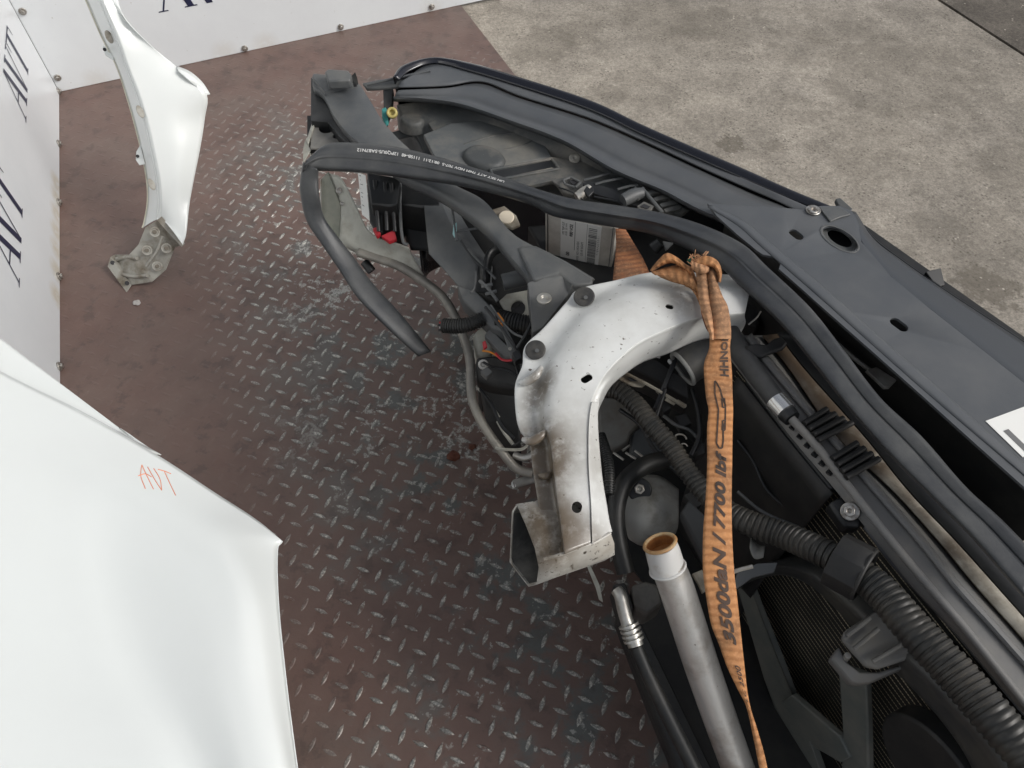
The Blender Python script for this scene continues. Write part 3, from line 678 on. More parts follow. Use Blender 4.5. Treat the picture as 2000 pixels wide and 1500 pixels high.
# ---- headlamp housing seen from behind
hz = .60
HB = [
 [(775, 205, .635), (830, 198, .64), (900, 205, .645), (990, 235, .648), (1100, 278, .65), (1200, 335, .65), (1300, 385, .648), (1345, 412, .645)],
 [(790, 235, .618), (840, 226, .632), (905, 232, .632), (985, 255, .632), (1090, 300, .632), (1190, 350, .63), (1280, 396, .63), (1330, 424, .63)],
 [(812, 265, .60), (850, 255, .618), (905, 262, .618), (970, 280, .615), (1070, 315, .613), (1170, 362, .612), (1260, 405, .61), (1310, 432, .61)],
 [(830, 300, .585), (860, 290, .595), (905, 297, .60), (950, 310, .60), (1050, 335, .60), (1140, 372, .598), (1230, 415, .598), (1290, 440, .596)],
 [(850, 350, .565), (880, 345, .575), (920, 350, .58), (970, 360, .58), (1030, 370, .58), (1120, 400, .575), (1210, 430, .572), (1270, 455, .57)],
]
lamp = loft('headlamp_housing', HB, DUSTPL, FE, .004, 50, 24)
rm = [P(*p) for p in HB[0]]; lm = [P(*r[0]) for r in HB]
loft('housing_skirt', [lm, [p+Vector((-.004, 0, -.06)) for p in lm], [p+Vector((0, 0, -.2)) for p in lm]], DUSTPL, lamp, .003, 16, 8)
def boss(name, c, rx, h, m, parent, ratio=.7):
    c = pt(c); rows = []
    ax = (P(1100, 300, .6)-P(900, 230, .6)).normalized(); b = UP.cross(ax)
    for rr, z in ((1.25, -.012), (1.1, .0), (1., h*.6), (.86, h*.95), (.6, h), (.02, h)):
        rows.append([c+(ax*math.cos(t)+b*math.sin(t)*ratio)*rx*rr+UP*z for t in [2*math.pi*i/24 for i in range(25)]])
    return loft(name, rows, m, parent, 0, 49, 14)
boss('lamp_dome', (945, 312, .632), .040, .012, DUSTPL, lamp, .75)
boss('corner_dome', (806, 238, .620), .024, .010, DUSTPL, lamp, .9)
# sloping flat cover panel with its grooves
cv = poly('lamp_cover', [(826, 262, .634), (880, 240, .634), (960, 232, .634), (1030, 250, .634), (1066, 284, .634), (1078, 306, .634), (960, 330, .634), (900, 322, .634), (850, 310, .634)], .012, simple('dusty_cover', (.10, .108, .11), .5, col2=(.25, .235, .20), scale=7, lo=.48, hi=.8, bump=.2, bscale=300), lamp, .003)
tube('cover_seam', [(905, 282, .634), (960, 266, .634), (1015, 258, .634)], .0016, DUSTPL, cv, seg=6)
tube('cover_seam', [(985, 292, .634), (1020, 284, .634), (1044, 272, .634)], .0014, DUSTPL, cv, seg=6)
pk = poly('lamp_shelf', [(955, 331, .637), (1078, 305, .637), (1160, 316, .637), (1215, 350, .637), (1262, 398, .637), (1240, 412, .637), (1100, 374, .637), (1084, 350, .637), (980, 372, .637)], .012, DUSTPL, lamp, .003)
for a, b in ((((958, 332, .6375), (1078, 310, .6375)), 0), (((1078, 310, .6375), (1092, 330, .6375)), 0), (((966, 352, .6375), (1092, 330, .6375)), 0), (((958, 332, .6375), (966, 352, .6375)), 0)):
    tube('slot_rim', list(a), .003, DUSTPL, pk, seg=8)
poly('lit_slot_dust', [(990, 345, .6384), (1078, 327, .6384), (1087, 331, .6384), (972, 351, .6384)], .0006, simple('lit_slot_dust', (.26, .245, .205), .8, col2=(.14, .13, .11), scale=40), pk, 0)  # dust, with the lit half of the slot painted in as a paler patch
poly('shaded_slot_floor', [(962, 335, .6378), (1076, 313, .6378), (1088, 329, .6378), (968, 350, .6378)], .001, BLACKPL, pk, 0)  # shaded upper side of the slot painted flat black
sc = disc('cover_screw', (1122, 311, .6375), (UP+Vector((0, -.3, 0))), .0105, .005, PALESCREW, pk, 20, .0015, hole=.0025)
# yellow bush and teal plug at the tip
yb = disc('yellow_bush', (767, 222, .645), (UP+Vector((-.1, -.9, 0))), .0105, .010, YELLOW, lamp, 24, .0015, hole=.0055)
poly('teal_plug', [(745, 212, .645), (753, 208, .647), (757, 216, .645), (758, 236, .635), (752, 240, .632), (746, 228, .638)], .010, TEAL, lamp, .002)
# spring clips and connector behind the seal
cl = poly('spring_clip', [(1076, 352, .642), (1108, 344, .645), (1142, 360, .642), (1132, 374, .636), (1098, 368, .636)], .006, DUSTPL, lamp, .0015)
for k_, (du, dv) in enumerate(((0, 0),)):
    for a, b in (((1100, 352), (1114, 346)), ((1114, 346), (1134, 356)), ((1134, 356), (1124, 366)), ((1124, 366), (1104, 360)), ((1104, 360), (1100, 352))):
        tube('clip_rib', [(a[0], a[1], .648), (b[0], b[1], .648)], .0022, GREYPL, cl, seg=6)
poly('clip_window', [(1110, 353, .6465), (1119, 350, .6465), (1128, 356, .6462), (1120, 361, .646)], .001, INK_HOLE, cl, 0)
cn = tube('chrome_bulb_holder', [(1126, 386, .648), (1140, 377, .652), (1152, 366, .656)], [.009, .0105, .007], ALU, lamp, seg=14)
poly('holder_fork', [(1140, 372, .662), (1146, 362, .664), (1152, 368, .663), (1158, 362, .664), (1160, 374, .661), (1150, 384, .658)], .006, BLACKPL, lamp, .001)
poly('clip_rail', [(1138, 358, .655), (1150, 354, .656), (1252, 386, .656), (1262, 398, .654), (1244, 402, .652), (1160, 378, .652)], .014, BLACKPL, lamp, .001)
tube('adjuster_stub', [(1216, 392, .662), (1236, 382, .664), (1256, 376, .666)], [.011, .012, .009], GREYPL, lamp, seg=14)
for u0, v0 in ((1268, 378), (1280, 390), (1292, 402), (1300, 412)):
    poly('cooling_fin', [(u0-4, v0-4, .664), (u0+26, v0-12, .664), (u0+33, v0-9, .664), (u0+30, v0-4, .663), (u0, v0+2, .663)], .004, DUSTPL, lamp, .0006)
tube('fin_spine', [(1254, 368, .667), (1274, 392, .666), (1294, 416, .664)], .0035, GREYPL, lamp, seg=8)
rb = poly('latch_block', [(1244, 402, .664), (1258, 393, .666), (1278, 402, .665), (1270, 413, .662), (1252, 411, .662)], .008, DUSTPL, lamp, .001)
poly('latch_window', [(1251, 403, .6655), (1258, 398, .6665), (1270, 403, .6655), (1264, 408, .664)], .001, INK_HOLE, rb, 0)
for q in ([(1140, 352, .652), (1160, 347, .653), (1192, 338, .654)], [(1162, 360, .656), (1184, 354, .657), (1220, 347, .658)], [(1206, 370, .660), (1228, 364, .661), (1246, 362, .662)], [(1230, 372, .664), (1248, 390, .664)], [(1240, 366, .664), (1258, 384, .664)]): tube('cover_rib', q, .0024, DUSTPL, lamp, seg=6)
tube('thin_wire', [(1092, 366, .65), (1110, 372, .654), (1126, 380, .654), (1140, 392, .65)], .0014, BLACKPL, lamp, seg=6)
tube('thin_wire', [(1160, 384, .656), (1180, 388, .657), (1206, 394, .656), (1226, 404, .652)], .0016, BLACKPL, lamp, seg=6)
poly('clip_pad', [(836, 240, .63), (850, 230, .63), (882, 238, .63), (880, 248, .626), (848, 258, .625)], .01, DUSTPL, lamp, .002)
poly('edge_tab', [(765, 258, .60), (800, 248, .61), (806, 264, .60), (772, 272, .59)], .004, GREYPL, lamp, .001)

# ---- inner back of the lamp: dark body below the seal, motor, ribs
body = loft('lamp_body', [[(780, 345, .60), (860, 378, .60), (930, 420, .60), (1010, 470, .60), (1060, 520, .60)],
                   [(785, 420, .565), (850, 430, .565), (900, 470, .56), (960, 510, .56), (1040, 560, .56)],
                   [(802, 488, .53), (842, 494, .53), (890, 540, .525), (940, 580, .525), (1000, 610, .525)]], DULLBLACK, FE, .004, 30, 14)
sw = poly('side_wall', [(826, 398, .612), (862, 388, .62), (888, 448, .607), (932, 516, .592), (928, 572, .575), (894, 560, .575), (866, 528, .58), (836, 496, .587)], .05, GREYPL, body, .003, direction=Vector((.5, .5, -.6)))
poly('wall_lip', [(892, 556, .58), (928, 566, .582), (962, 600, .575), (992, 652, .565), (962, 640, .562), (924, 606, .565), (905, 588, .568)], .03, GREYPL, body, .003)
poly('box_left', [(776, 348, .625), (830, 362, .625), (858, 380, .622), (860, 400, .618), (824, 404, .61), (780, 398, .61)], .10, BLACKPL, body, .003)
tube('box_rim', [(781, 352, .628), (782, 420, .60), (787, 470, .575), (797, 478, .57)], .003, GREYPL, body, seg=8)
for pth in ([(880, 385, .645), (888, 440, .63), (892, 470, .62)], [(890, 400, .642), (930, 440, .632), (960, 470, .625)], [(893, 452, .622), (930, 446, .628), (965, 440, .632)], [(912, 485, .61), (945, 520, .605), (968, 545, .60)], [(930, 530, .60), (928, 560, .592), (920, 572, .588)]):
    tube('body_rib', pth, .0022, GREYPL, body, seg=6)
mt = tube('adjuster_motor', [(982, 552, .60), (1030, 540, .605)], [.0145, .0145], GREYPL, body, seg=20)
loft('motor_shroud', [[(946, 545, .60), (950, 500, .615), (966, 482, .62), (990, 482, .622), (1012, 505, .62)], [(956, 560, .585), (962, 510, .60), (975, 495, .605), (992, 496, .607), (1005, 515, .605)]], BLACKPL, body, .004, 24, 4)
for pth in ([(936, 548, .607), (952, 562, .602), (972, 588, .595)], [(940, 560, .602), (962, 555, .604)], [(948, 575, .598), (970, 568, .6)]): tube('wire_clip', pth, .003, GREYPL, body, seg=6)
poly('teal_tag', [(886, 438, .632), (892, 434, .633), (892, 452, .627), (888, 462, .623), (884, 456, .625)], .004, simple('pale_teal', (.3, .5, .5), .4), body, .0006)
cp = poly('silver_bracket', [(952, 412, .645), (985, 402, .65), (1008, 420, .648), (1016, 438, .645), (1000, 445, .64), (972, 432, .64)], .006, TAN, body, .001)
disc('cream_cap', (989, 426, .6465), (UP+Vector((0, -.2, 0))), .0135, .004, LIDCREAM, cp, 24, .0015)
dh = poly('drilled_bracket', [(975, 588, .56), (990, 574, .565), (1034, 566, .57), (1036, 618, .55), (1010, 612, .55), (985, 605, .553)], .004, PRIMER, body, .001)
cut(dh, [((1012, 597, .56), UP, .0125, .0125, Vector((1, 0, 0)), .03)])
poly('bracket_backing', [(985, 585, .53), (1034, 575, .53), (1036, 618, .53), (1000, 612, .53)], .003, INK_HOLE, body, 0)
# labelled module in a black holder with red lock tabs
bx = poly('lamp_module', [(716, 336, .64), (776, 346, .64), (782, 352, .64), (776, 398, .625), (760, 402, .62), (724, 398, .62)], .10, BLACKPL, FE, .003)
l0, l1, l2, l3 = P(699, 338, .628), P(714, 342, .632), P(722, 430, .585), P(707, 418, .582)
mlb = poly('module_label', [l0, l1, l2, l3], .002, LABEL, bx, 0)
for i in range(9):
    t = .06+i*.1
    p = l0.lerp(l3, t).lerp(l1.lerp(l2, t), .2); q = l0.lerp(l3, t).lerp(l1.lerp(l2, t), .2+.5*random.random())
    tube('label_line', [p+UP*.0008, q+UP*.0008], .0006, INK_HOLE, mlb, seg=4, n=3)
poly('module_face', [(716, 348, .634), (746, 352, .636), (748, 452, .578), (736, 456, .575), (722, 432, .585)], .006, BLACKPL, bx, .002)
for pth in ([(732, 352, .638), (740, 452, .58)], [(752, 356, .638), (756, 450, .582)], [(764, 358, .638), (772, 452, .58)]): tube('module_rib', pth, .004, BLACKPL, bx, seg=8)
for pts in ([(727, 446, .58), (736, 442, .583), (744, 456, .578), (736, 462, .572)], [(744, 460, .575), (770, 448, .58), (775, 466, .57), (760, 472, .566)]): poly('lock_tab', pts, .008, REDPL, bx, .0015)

# ---- cream inner wing remnants on the left
wing = loft('inner_wing', [[(640, 338, .60), (662, 345, .605), (678, 370, .60), (700, 415, .58), (716, 448, .565), (740, 466, .56), (770, 474, .56), (797, 484, .56)],
                   [(654, 372, .582), (668, 385, .58), (680, 408, .57), (694, 440, .555), (712, 466, .545), (738, 482, .54), (770, 492, .54), (806, 502, .54)],
                   [(665, 405, .565), (666, 425, .557), (668, 446, .548), (680, 470, .535), (704, 488, .525), (736, 504, .522), (776, 518, .52), (826, 536, .52)],
                   [(664, 430, .55), (664, 450, .54), (664, 480, .52), (684, 488, .515), (704, 496, .512), (740, 510, .51), (780, 526, .508), (826, 537, .505)]], PRIMER, FE, .002, 40, 14)
wl = poly('wing_wall', [(628, 348, .59), (640, 336, .605), (664, 400, .572), (664, 478, .522), (628, 452, .535)], .003, simple('greenish_primer', (.16, .17, .14), .55, col2=(.26, .26, .21), scale=14), wing, .0008, direction=Vector((.6, .6, -.4)))
tube('torn_edge', [(627, 350, .592), (627, 455, .538), (640, 452, .54), (650, 466, .532), (664, 478, .525), (696, 496, .515)], .0016, ALU, wing, seg=6)
for u, v, z, r in ((662, 372, .592, .006), (668, 398, .575, .004)):
    disc('weld_ring', (u, v, z), tov((u, v, z)), r, .002, STEEL, wing, 14, .0006, hole=r*.6)
# ---- air pipe running down the side, and the wing's grey-green lower bits
tube('air_pipe', [(701, 493, .52), (745, 507, .52), (784, 522, .52), (826, 549, .515), (862, 578, .51), (885, 612, .505), (906, 660, .495), (918, 705, .48), (920, 760, .465), (925, 790, .455), (944, 830, .44), (975, 875, .42), (1008, 914, .40), (1040, 925, .395)], 9.2, simple('grey_pipe', (.20, .19, .17), .42, .3, col2=(.32, .30, .26), scale=14), FE, n=110, px=True, hollow=.0012)
tube('pipe_end_plug', [(712, 512, .50), (720, 522, .495), (726, 530, .49)], 9., BLACKPL, FE, px=True, seg=12)
cd = tube('wiring_conduit', [(866, 636, .545), (890, 637, .55), (915, 634, .555), (945, 622, .56)], 15, HOSED, FE, px=True, rib=(.0042, .0018))
for i, c in enumerate((REDPL, INK_HOLE, WHITEPL, INK_HOLE)): tube('cut_wire', [(858-2*(i % 2), 630+i*5, .545), (874, 632+i*3, .546)], .0017, c, cd, seg=6)
cd2 = tube('wiring_conduit', [(975, 622, .565), (1000, 628, .57), (1030, 634, .57), (1052, 636, .565)], 19, HOSED, FE, px=True, rib=(.0045, .002))
tube('orange_wire', [(972, 612, .59), (978, 622, .59), (974, 630, .587), (981, 638, .585)], .0022, ORANGE_W, cd2, seg=6, n=40)
tube('orange_wire', [(975, 616, .592), (982, 626, .59), (978, 634, .588)], .002, ORANGE_W, cd2, seg=6, n=30)
tube('thin_cable', [(1044, 618, .62), (1034, 640, .615), (1022, 662, .61), (1010, 680, .60)], .003, BLACKPL, FE, seg=8)
lo_b = poly('lower_duct', [(928, 698, .50), (968, 692, .51), (1002, 706, .51), (1012, 716, .505), (1008, 760, .485), (960, 750, .48), (932, 742, .475)], .10, DULLBLACK, FE, .006)
poly('pale_tank', [(922, 652, .50), (940, 636, .505), (958, 640, .505), (962, 690, .49), (932, 696, .485), (926, 672, .49)], .06, PRIMER, FE, .008)
sl2 = poly('slanted_bars', [(946, 654, .545), (956, 640, .55), (1005, 690, .545), (1000, 700, .54), (984, 698, .535)], .012, GREYPL, FE, .002)
poly('red_clip', [(942, 668, .54), (948, 664, .542), (952, 676, .54), (944, 682, .535)], .006, REDPL, sl2, .001)
tube('yellow_wire', [(942, 685, .54), (958, 688, .54), (972, 696, .535)], .0018, ORANGE_W, FE, seg=6)
hk = poly('hanging_strip', [(978, 636, .575), (986, 634, .576), (1006, 672, .565), (1008, 698, .555), (998, 700, .553), (992, 680, .56)], .003, GREYPL, FE, .001)
disc('rivet', (996, 681, .565), tov((996, 681, .565)), .003, .001, ALU, hk, 10, 0)
dr_ = poly('duct_wall', [(935, 742, .46), (1012, 745, .48), (1016, 850, .43), (1020, 905, .40), (985, 880, .39), (950, 820, .42)], .03, DULLBLACK, FE, .004)
disc('cable_boss', (944, 712, .512), tov((944, 712, .512)), .009, .005, ALU, lo_b, 14, .001, hole=.004)
tube('pale_rod', [(932, 758, .47), (952, 776, .465), (966, 800, .455), (975, 815, .45)], .0022, PRIMER, FE, seg=6)
tube('pale_rod', [(972, 822, .45), (985, 845, .44), (1002, 868, .43)], .0032, PRIMER, FE, seg=6)
tube('pale_rod', [(968, 875, .425), (990, 878, .43), (1020, 877, .432), (1036, 862, .435)], .0028, PRIMER, FE, seg=6)
tube('short_hose', [(1004, 888, .41), (1022, 894, .412), (1042, 888, .415)], 7, ALU, FE, px=True)
tube('thin_cable', [(1004, 870, .44), (1020, 860, .45), (1034, 846, .46)], .002, BLACKPL, FE, seg=6)
sk_ = tube('socket_stub', [(1004, 946, .37), (1022, 940, .375), (1046, 934, .38)], 9, GREYMET, FE, px=True)
disc('socket_face', (1005, 946, .372), Vector((-.8, -.5, .5)), .006, .003, WHITEPL, sk_, 16, .001, hole=.0035)

for pth, r_, m_ in (([(948, 600, .60), (964, 620, .602), (990, 655, .598), (1012, 690, .585), (1020, 720, .57)], .003, BLACKPL), ([(958, 596, .60), (980, 628, .60), (1002, 650, .6), (1024, 660, .605)], .002, GREYPL),
                    ([(936, 702, .515), (960, 716, .52), (990, 722, .52), (1012, 736, .51)], .0025, BLACKPL), ([(938, 760, .47), (960, 790, .47), (980, 832, .46), (1004, 856, .455)], .003, BLACKPL),
                    ([(1002, 700, .56), (1012, 730, .55), (1014, 770, .53), (1010, 800, .51)], .0022, BLACKPL), ([(968, 690, .54), (980, 702, .54), (996, 704, .545), (1008, 696, .55)], .0022, REDPL),
                    ([(900, 470, .63), (920, 500, .62), (940, 520, .615), (958, 530, .61)], .002, BLACKPL), ([(870, 392, .64), (900, 412, .64), (930, 418, .645), (960, 440, .645)], .0025, BLACKPL)):
    tube('loose_wire', pth, r_, m_, FE, seg=6)
poly('wire_connector', [(938, 724, .525), (952, 716, .527), (962, 726, .525), (950, 736, .522)], .012, GREYPL, FE, .001)
poly('wire_connector', [(1000, 688, .592), (1014, 682, .594), (1020, 698, .59), (1006, 706, .587)], .014, BLACKPL, FE, .001)
for pth, r_, m_ in (([(1210, 800, .50), (1250, 830, .5), (1280, 880, .49), (1330, 930, .48)], .0035, BLACKPL), ([(1350, 760, .56), (1362, 800, .55), (1366, 850, .54), (1350, 890, .53)], .004, BLACKPL),
                    ([(1296, 812, .53), (1320, 830, .53), (1350, 842, .525), (1372, 870, .52)], .0028, GREYPL), ([(1440, 860, .56), (1470, 900, .55), (1500, 960, .54), (1560, 1010, .54)], .003, BLACKPL), ([(1440, 960, .56), (1490, 1000, .555), (1560, 1030, .56)], .0025, GREYPL)):
    tube('bay_cable', pth, r_, m_, FE, seg=8)
for q in ([(1284, 786, .545), (1300, 780, .55), (1312, 796, .545), (1296, 806, .54)], [(1318, 812, .53), (1340, 806, .535), (1352, 826, .53), (1330, 836, .525)], [(1356, 866, .53), (1372, 860, .535), (1378, 884, .53), (1362, 890, .525)], [(1336, 966, .52), (1352, 958, .525), (1372, 984, .52), (1356, 994, .515)]):
    poly('bay_connector', q, .018, DULLBLACK, FE, .0015)
# ---- the white inner rail: pressed flange, crown and inner wall
RS = [ # O, F, R, E, G with heights
 ((1475, 540), (1470, 550), (1462, 580), (1455, 612), (1456, 632), .700),
 ((1350, 532), (1350, 545), (1352, 585), (1366, 622), (1374, 644), .704),
 ((1272, 532), (1270, 543), (1280, 590), (1302, 644), (1312, 670), .706),
 ((1200, 548), (1201, 560), (1217, 615), (1246, 671), (1260, 688), .707),
 ((1132, 565), (1146, 588), (1178, 648), (1207, 704), (1222, 714), .707),
 ((1106, 592), (1112, 622), (1148, 682), (1182, 732), (1196, 738), .706),
 ((1062, 642), (1082, 662), (1125, 712), (1166, 760), (1178, 762), .704),
 ((1028, 676), (1062, 696), (1110, 742), (1156, 785), (1170, 785), .701),
 ((1022, 715), (1054, 738), (1098, 775), (1152, 808), (1167, 808), .697),
 ((1009, 752), (1050, 768), (1090, 805), (1150, 830), (1167, 830), .693),
 ((1010, 806), (1048, 812), (1086, 838), (1149, 855), (1168, 855), .688),
 ((1018, 840), (1056, 843), (1086, 862), (1149, 880), (1170, 880), .685),
 ((1036, 867), (1066, 867), (1086, 890), (1149, 905), (1172, 905), .682),
 ((1042, 912), (1072, 912), (1090, 930), (1151, 942), (1176, 942), .677),
 ((1050, 962), (1080, 962), (1095, 980), (1154, 985), (1183, 985), .672),
 ((1058, 1012), (1088, 1012), (1101, 1025), (1155, 1025), (1188, 1018), .667),
 ((1074, 1082), (1096, 1084), (1108, 1080), (1156, 1062), (1193, 1040), .660)]
rows = [[] for _ in range(10)]
for i, (o_, f_, r_, e_, g_, z) in enumerate(RS):
    curve = i < 6
    O = P(*o_, z-.012); Fp = P(*f_, z-.010); M_ = P(f_[0]*.55+r_[0]*.45, f_[1]*.55+r_[1]*.45, z+.006); R_ = P(*r_, z+.010); E_ = P(*e_, z+.004); G_ = P(*g_, z-(.030 if curve else .010))
    rows[0].append(O-UP*.006); rows[1].append(O); rows[2].append(Fp); rows[3].append(M_); rows[4].append(R_); rows[5].append(R_.lerp(E_, .86)+UP*.001); rows[6].append(E_); rows[7].append(E_.lerp(G_, .25)-UP*.002); rows[8].append(G_); rows[9].append(G_-UP*(.03 if curve else .05)+Vector((.0, .004, 0)))
dsp = []
BR = (.105, .078, .05)
for u, v, z, r, k_ in ((1062, 870, .68, .05, .9), (1065, 915, .675, .05, .95), (1058, 965, .67, .045, .8), (1085, 1045, .66, .055, 1.), (1060, 735, .70, .03, .5), (1052, 755, .695, .03, .7), (1030, 830, .69, .03, .6), (1050, 1010, .665, .05, .8), (1072, 1060, .66, .05, .9), (1064, 905, .68, .035, .9), (1040, 780, .69, .03, .6), (1098, 1000, .67, .03, .5), (1150, 1060, .665, .045, .55), (1330, 590, .705, .05, .45), (1352, 560, .70, .05, .6), (1100, 850, .69, .08, .2), (1130, 940, .68, .08, .2), (1120, 1060, .66, .04, .35)):
    dsp.append((P(u, v, z), r, BR, k_))
RAILM = simple('white_rail_paint', (.67, .68, .66), .30, coat=.3, col2=(.50, .50, .47), scale=9, lo=.4, hi=.75, spots=dsp, bump=.05, bscale=60, speck=((.10, .08, .06), 110, .66, .72))
def rl(i, t, dz): 
    o_, f_, r_, e_, g_, z = RS[i]; return P(e_[0]*(1-t)+g_[0]*t, e_[1]*(1-t)+g_[1]*t, z+dz)
rail = loft('inner_rail', rows, RAILM, FE, .0025, 110, 72, angle=40)
hd_ = (UP+Vector((0, -.15, 0))).normalized()
cut(rail, [((1146, 739, .712), hd_, .0085, .0052, Vector((1, .7, 0)), .018), ((1127, 990, .68), hd_, .0075, .0062, Vector((.3, 1, 0)), .018), ((1308, 598, .716), hd_, .0058, .0042, Vector((1, -.2, 0)), .018)])
PLUG = simple('dusty_plug', (.026, .026, .026), .6, col2=(.07, .066, .058), scale=60)
for u, v, z, rr in ((1141, 580, .706, .0155), (1046, 684, .694, .0145)):
    gm = disc('rubber_plug', (u, v, z), (UP+Vector((-.15, -.35, 0))), rr, .003, PLUG, rail, 28, .0015); disc('plug_dimple', P(u+3, v+1, z+.0046), (UP+Vector((-.15, -.35, 0))), .003, .0008, GREYPL, gm, 12, 0)
loft('spot_weld_flange', [[rl(i, .0, .0065) for i in range(7, 17)], [rl(i, .12, .0065) for i in range(7, 17)], [rl(i, .9, -.0045) for i in range(7, 17)], [rl(i, 1.08, -.008) for i in range(7, 17)]], RAILM, rail, .002, 60, 10)
tube('pressed_bead', [(1020, 858, .680), (1038, 862, .682), (1056, 852, .686), (1066, 842, .688)], [.003, .006, .006, .003], RAILM, rail, seg=14)
tube('pressed_bead', [(1014, 748, .686), (1030, 745, .690), (1048, 732, .696), (1058, 716, .70)], [.003, .006, .006, .003], RAILM, rail, seg=14)
tube('pressed_bead', [(1052, 928, .668), (1066, 930, .670), (1078, 922, .672)], [.002, .005, .003], RAILM, rail, seg=12)
tube('sealer_seam', [(1074, 872, .681), (1080, 905, .681), (1088, 960, .677), (1097, 1020, .672), (1104, 1074, .664)], .002, simple('grimy_seam', (.20, .17, .13), .7, col2=(.36, .33, .28), scale=40), rail, seg=8, n=60)
# sawn end of the longitudinal
ra = [(1002, 1000, .648), (1010, 988, .655), (1026, 1024, .660), (1044, 1070, .655), (1052, 1108, .635), (1048, 1138, .605), (1032, 1143, .575), (997, 1098, .575)]
rc = [(1090, 965, .60), (1120, 970, .645), (1160, 1000, .654), (1190, 1036, .652), (1198, 1058, .63), (1199, 1080, .60), (1180, 1092, .56), (1130, 1050, .545)]
A_ = [P(*p) for p in ra]; C_ = [P(*p) for p in rc]
ENDM = simple('stub_paint', (.55, .54, .50), .42, col2=(.36, .33, .28), scale=14, lo=.42, hi=.7, spots=[(P(1040, 1040, .65), .06, BR, .95), (P(1070, 1060, .65), .05, BR, .8), (P(1110, 1130, .6), .05, (.15, .13, .1), .5)], speck=((.05, .04, .03), 140, .6, .68))
stub = loft('rail_stub', [[a.lerp(c, t) for t in (0, .33, .66, 1)] for a, c in zip(A_, C_)] + [[A_[0].lerp(C_[0], t) for t in (0, .33, .66, 1)]], ENDM, FE, .0025, 12, 8, sv=False, su=False, bev=.0)
cen = sum(A_, Vector())/len(A_)
A2 = [a.lerp(cen, .06)+(c-a)*.012 for a, c in zip(A_, C_)]; C2 = [c.lerp(sum(C_, Vector())/len(C_), .1) for c in C_]
loft('stub_dark_liner', [[a, a.lerp(c, .5), c] for a, c in zip(A2, C2)]+[[A2[0], A2[0].lerp(C2[0], .5), C2[0]]], simple('stub_inside_shade', (.035, .034, .031), .75, col2=(.09, .085, .075), scale=30), stub, .001, 6, 9, sv=False, su=False)  # liner added to darken the open stub, over dirty bare metal
wbead = tube('weld_bead', [(1062, 1092, .656), (1098, 1082, .664), (1130, 1070, .664), (1160, 1060, .663), (1192, 1042, .656)], .0022, ENDM, stub, seg=8, n=50)
tube('bright_sawn_edge', [A_[1], A_[0], A_[7], A_[6], A_[5]], .0012, ALU, stub, seg=6, linear=True, n=20)

# ---- engine-side items seen past the rail
poly('dark_underlay', [(1290, 1180, .10), (1120, 960, .12), (1000, 800, .12), (960, 640, .14), (900, 500, .14), (860, 420, .15), (1100, 480, .15), (1400, 620, .15), (1760, 960, .12), (2060, 1420, .10), (2060, 1750, .1), (1480, 1750, .1)], .006, DULLBLACK, FE, 0)  # black sheet added as a dark background below the open bay
bm_ = poly('bonnet_catch_beam', [(1217, 712, .57), (1246, 684, .58), (1284, 702, .58), (1346, 746, .57), (1346, 778, .56), (1280, 742, .56)], .05, DULLBLACK, FE, .003)
tube('tan_lip', [(1204, 719, .572), (1240, 738, .57), (1276, 757, .568), (1340, 795, .56)], .0026, TAN, FE, seg=6)
lt = poly('slotted_lug', [(1205, 730, .565), (1216, 726, .566), (1262, 750, .562), (1254, 756, .56), (1236, 754, .56), (1208, 740, .562)], .003, TAN, FE, .001)
poly('lug_slot', [(1226, 738, .567), (1238, 736, .567), (1246, 744, .5655), (1232, 744, .565)], .001, INK_HOLE, lt, 0)
for p, q in (((1284, 762), (1294, 772)), ((1300, 778), (1318, 788)), ((1322, 784), (1338, 794))): tube('lug', [(p[0], p[1], .56), (q[0], q[1], .555)], .004, TAN, FE, seg=6)
poly('white_peg', [(1263, 680, .60), (1284, 676, .605), (1285, 688, .60), (1291, 695, .597), (1280, 692, .597)], .008, WHITEPL, FE, .001)
poly('white_peg', [(1304, 702, .6), (1308, 700, .6), (1313, 706, .598), (1309, 708, .597)], .006, WHITEPL, FE, .001)
tube('bright_ring', [P(1329, 858, .56)+Vector((math.cos(t)*.009, math.sin(t)*.009, 0)) for t in [math.pi*i/10 for i in range(11)]], .0013, ALU, FE, seg=6)
tube('bright_ring', [P(1336, 872, .555)+Vector((math.cos(t)*.005, math.sin(t)*.005, 0)) for t in [math.pi*i/8 for i in range(8)]], .001, ALU, FE, seg=6)
tube('thin_cable', [(1300, 760, .57), (1290, 790, .56), (1276, 830, .55), (1262, 856, .54)], .003, BLACKPL, FE, seg=8)
poly('black_strut', [(1318, 690, .60), (1328, 692, .60), (1300, 760, .57), (1284, 800, .55), (1276, 796, .55), (1294, 750, .575)], .012, BLACKPL, FE, .002)
# round duct
dm = tube('air_duct', [(1334, 720, .60), (1352, 708, .605), (1380, 690, .61), (1430, 655, .615)], [.029, .029, .029, .028], simple('duct_rubber', (.05, .052, .054), .5, col2=(.09, .085, .075), scale=20), FE, n=30, seg=32, hollow=.003)
ring_ax = (P(1334, 720, .6)-P(1352, 708, .605)).normalized()
a_, b_, c_ = frame(ring_ax)
tube('duct_rim', [P(1334, 720, .60)+(a_*math.cos(t)+b_*math.sin(t))*.0275 for t in [2*math.pi*i/36 for i in range(37)]], .0034, GREYMET, dm, n=73, seg=8)
dg_ = simple('duct_inside', (.14, .10, .065), .7)
disc('duct_plug', P(1334, 720, .60)-ring_ax*.03, ring_ax, .0265, .002, dg_, dm, 32, 0)
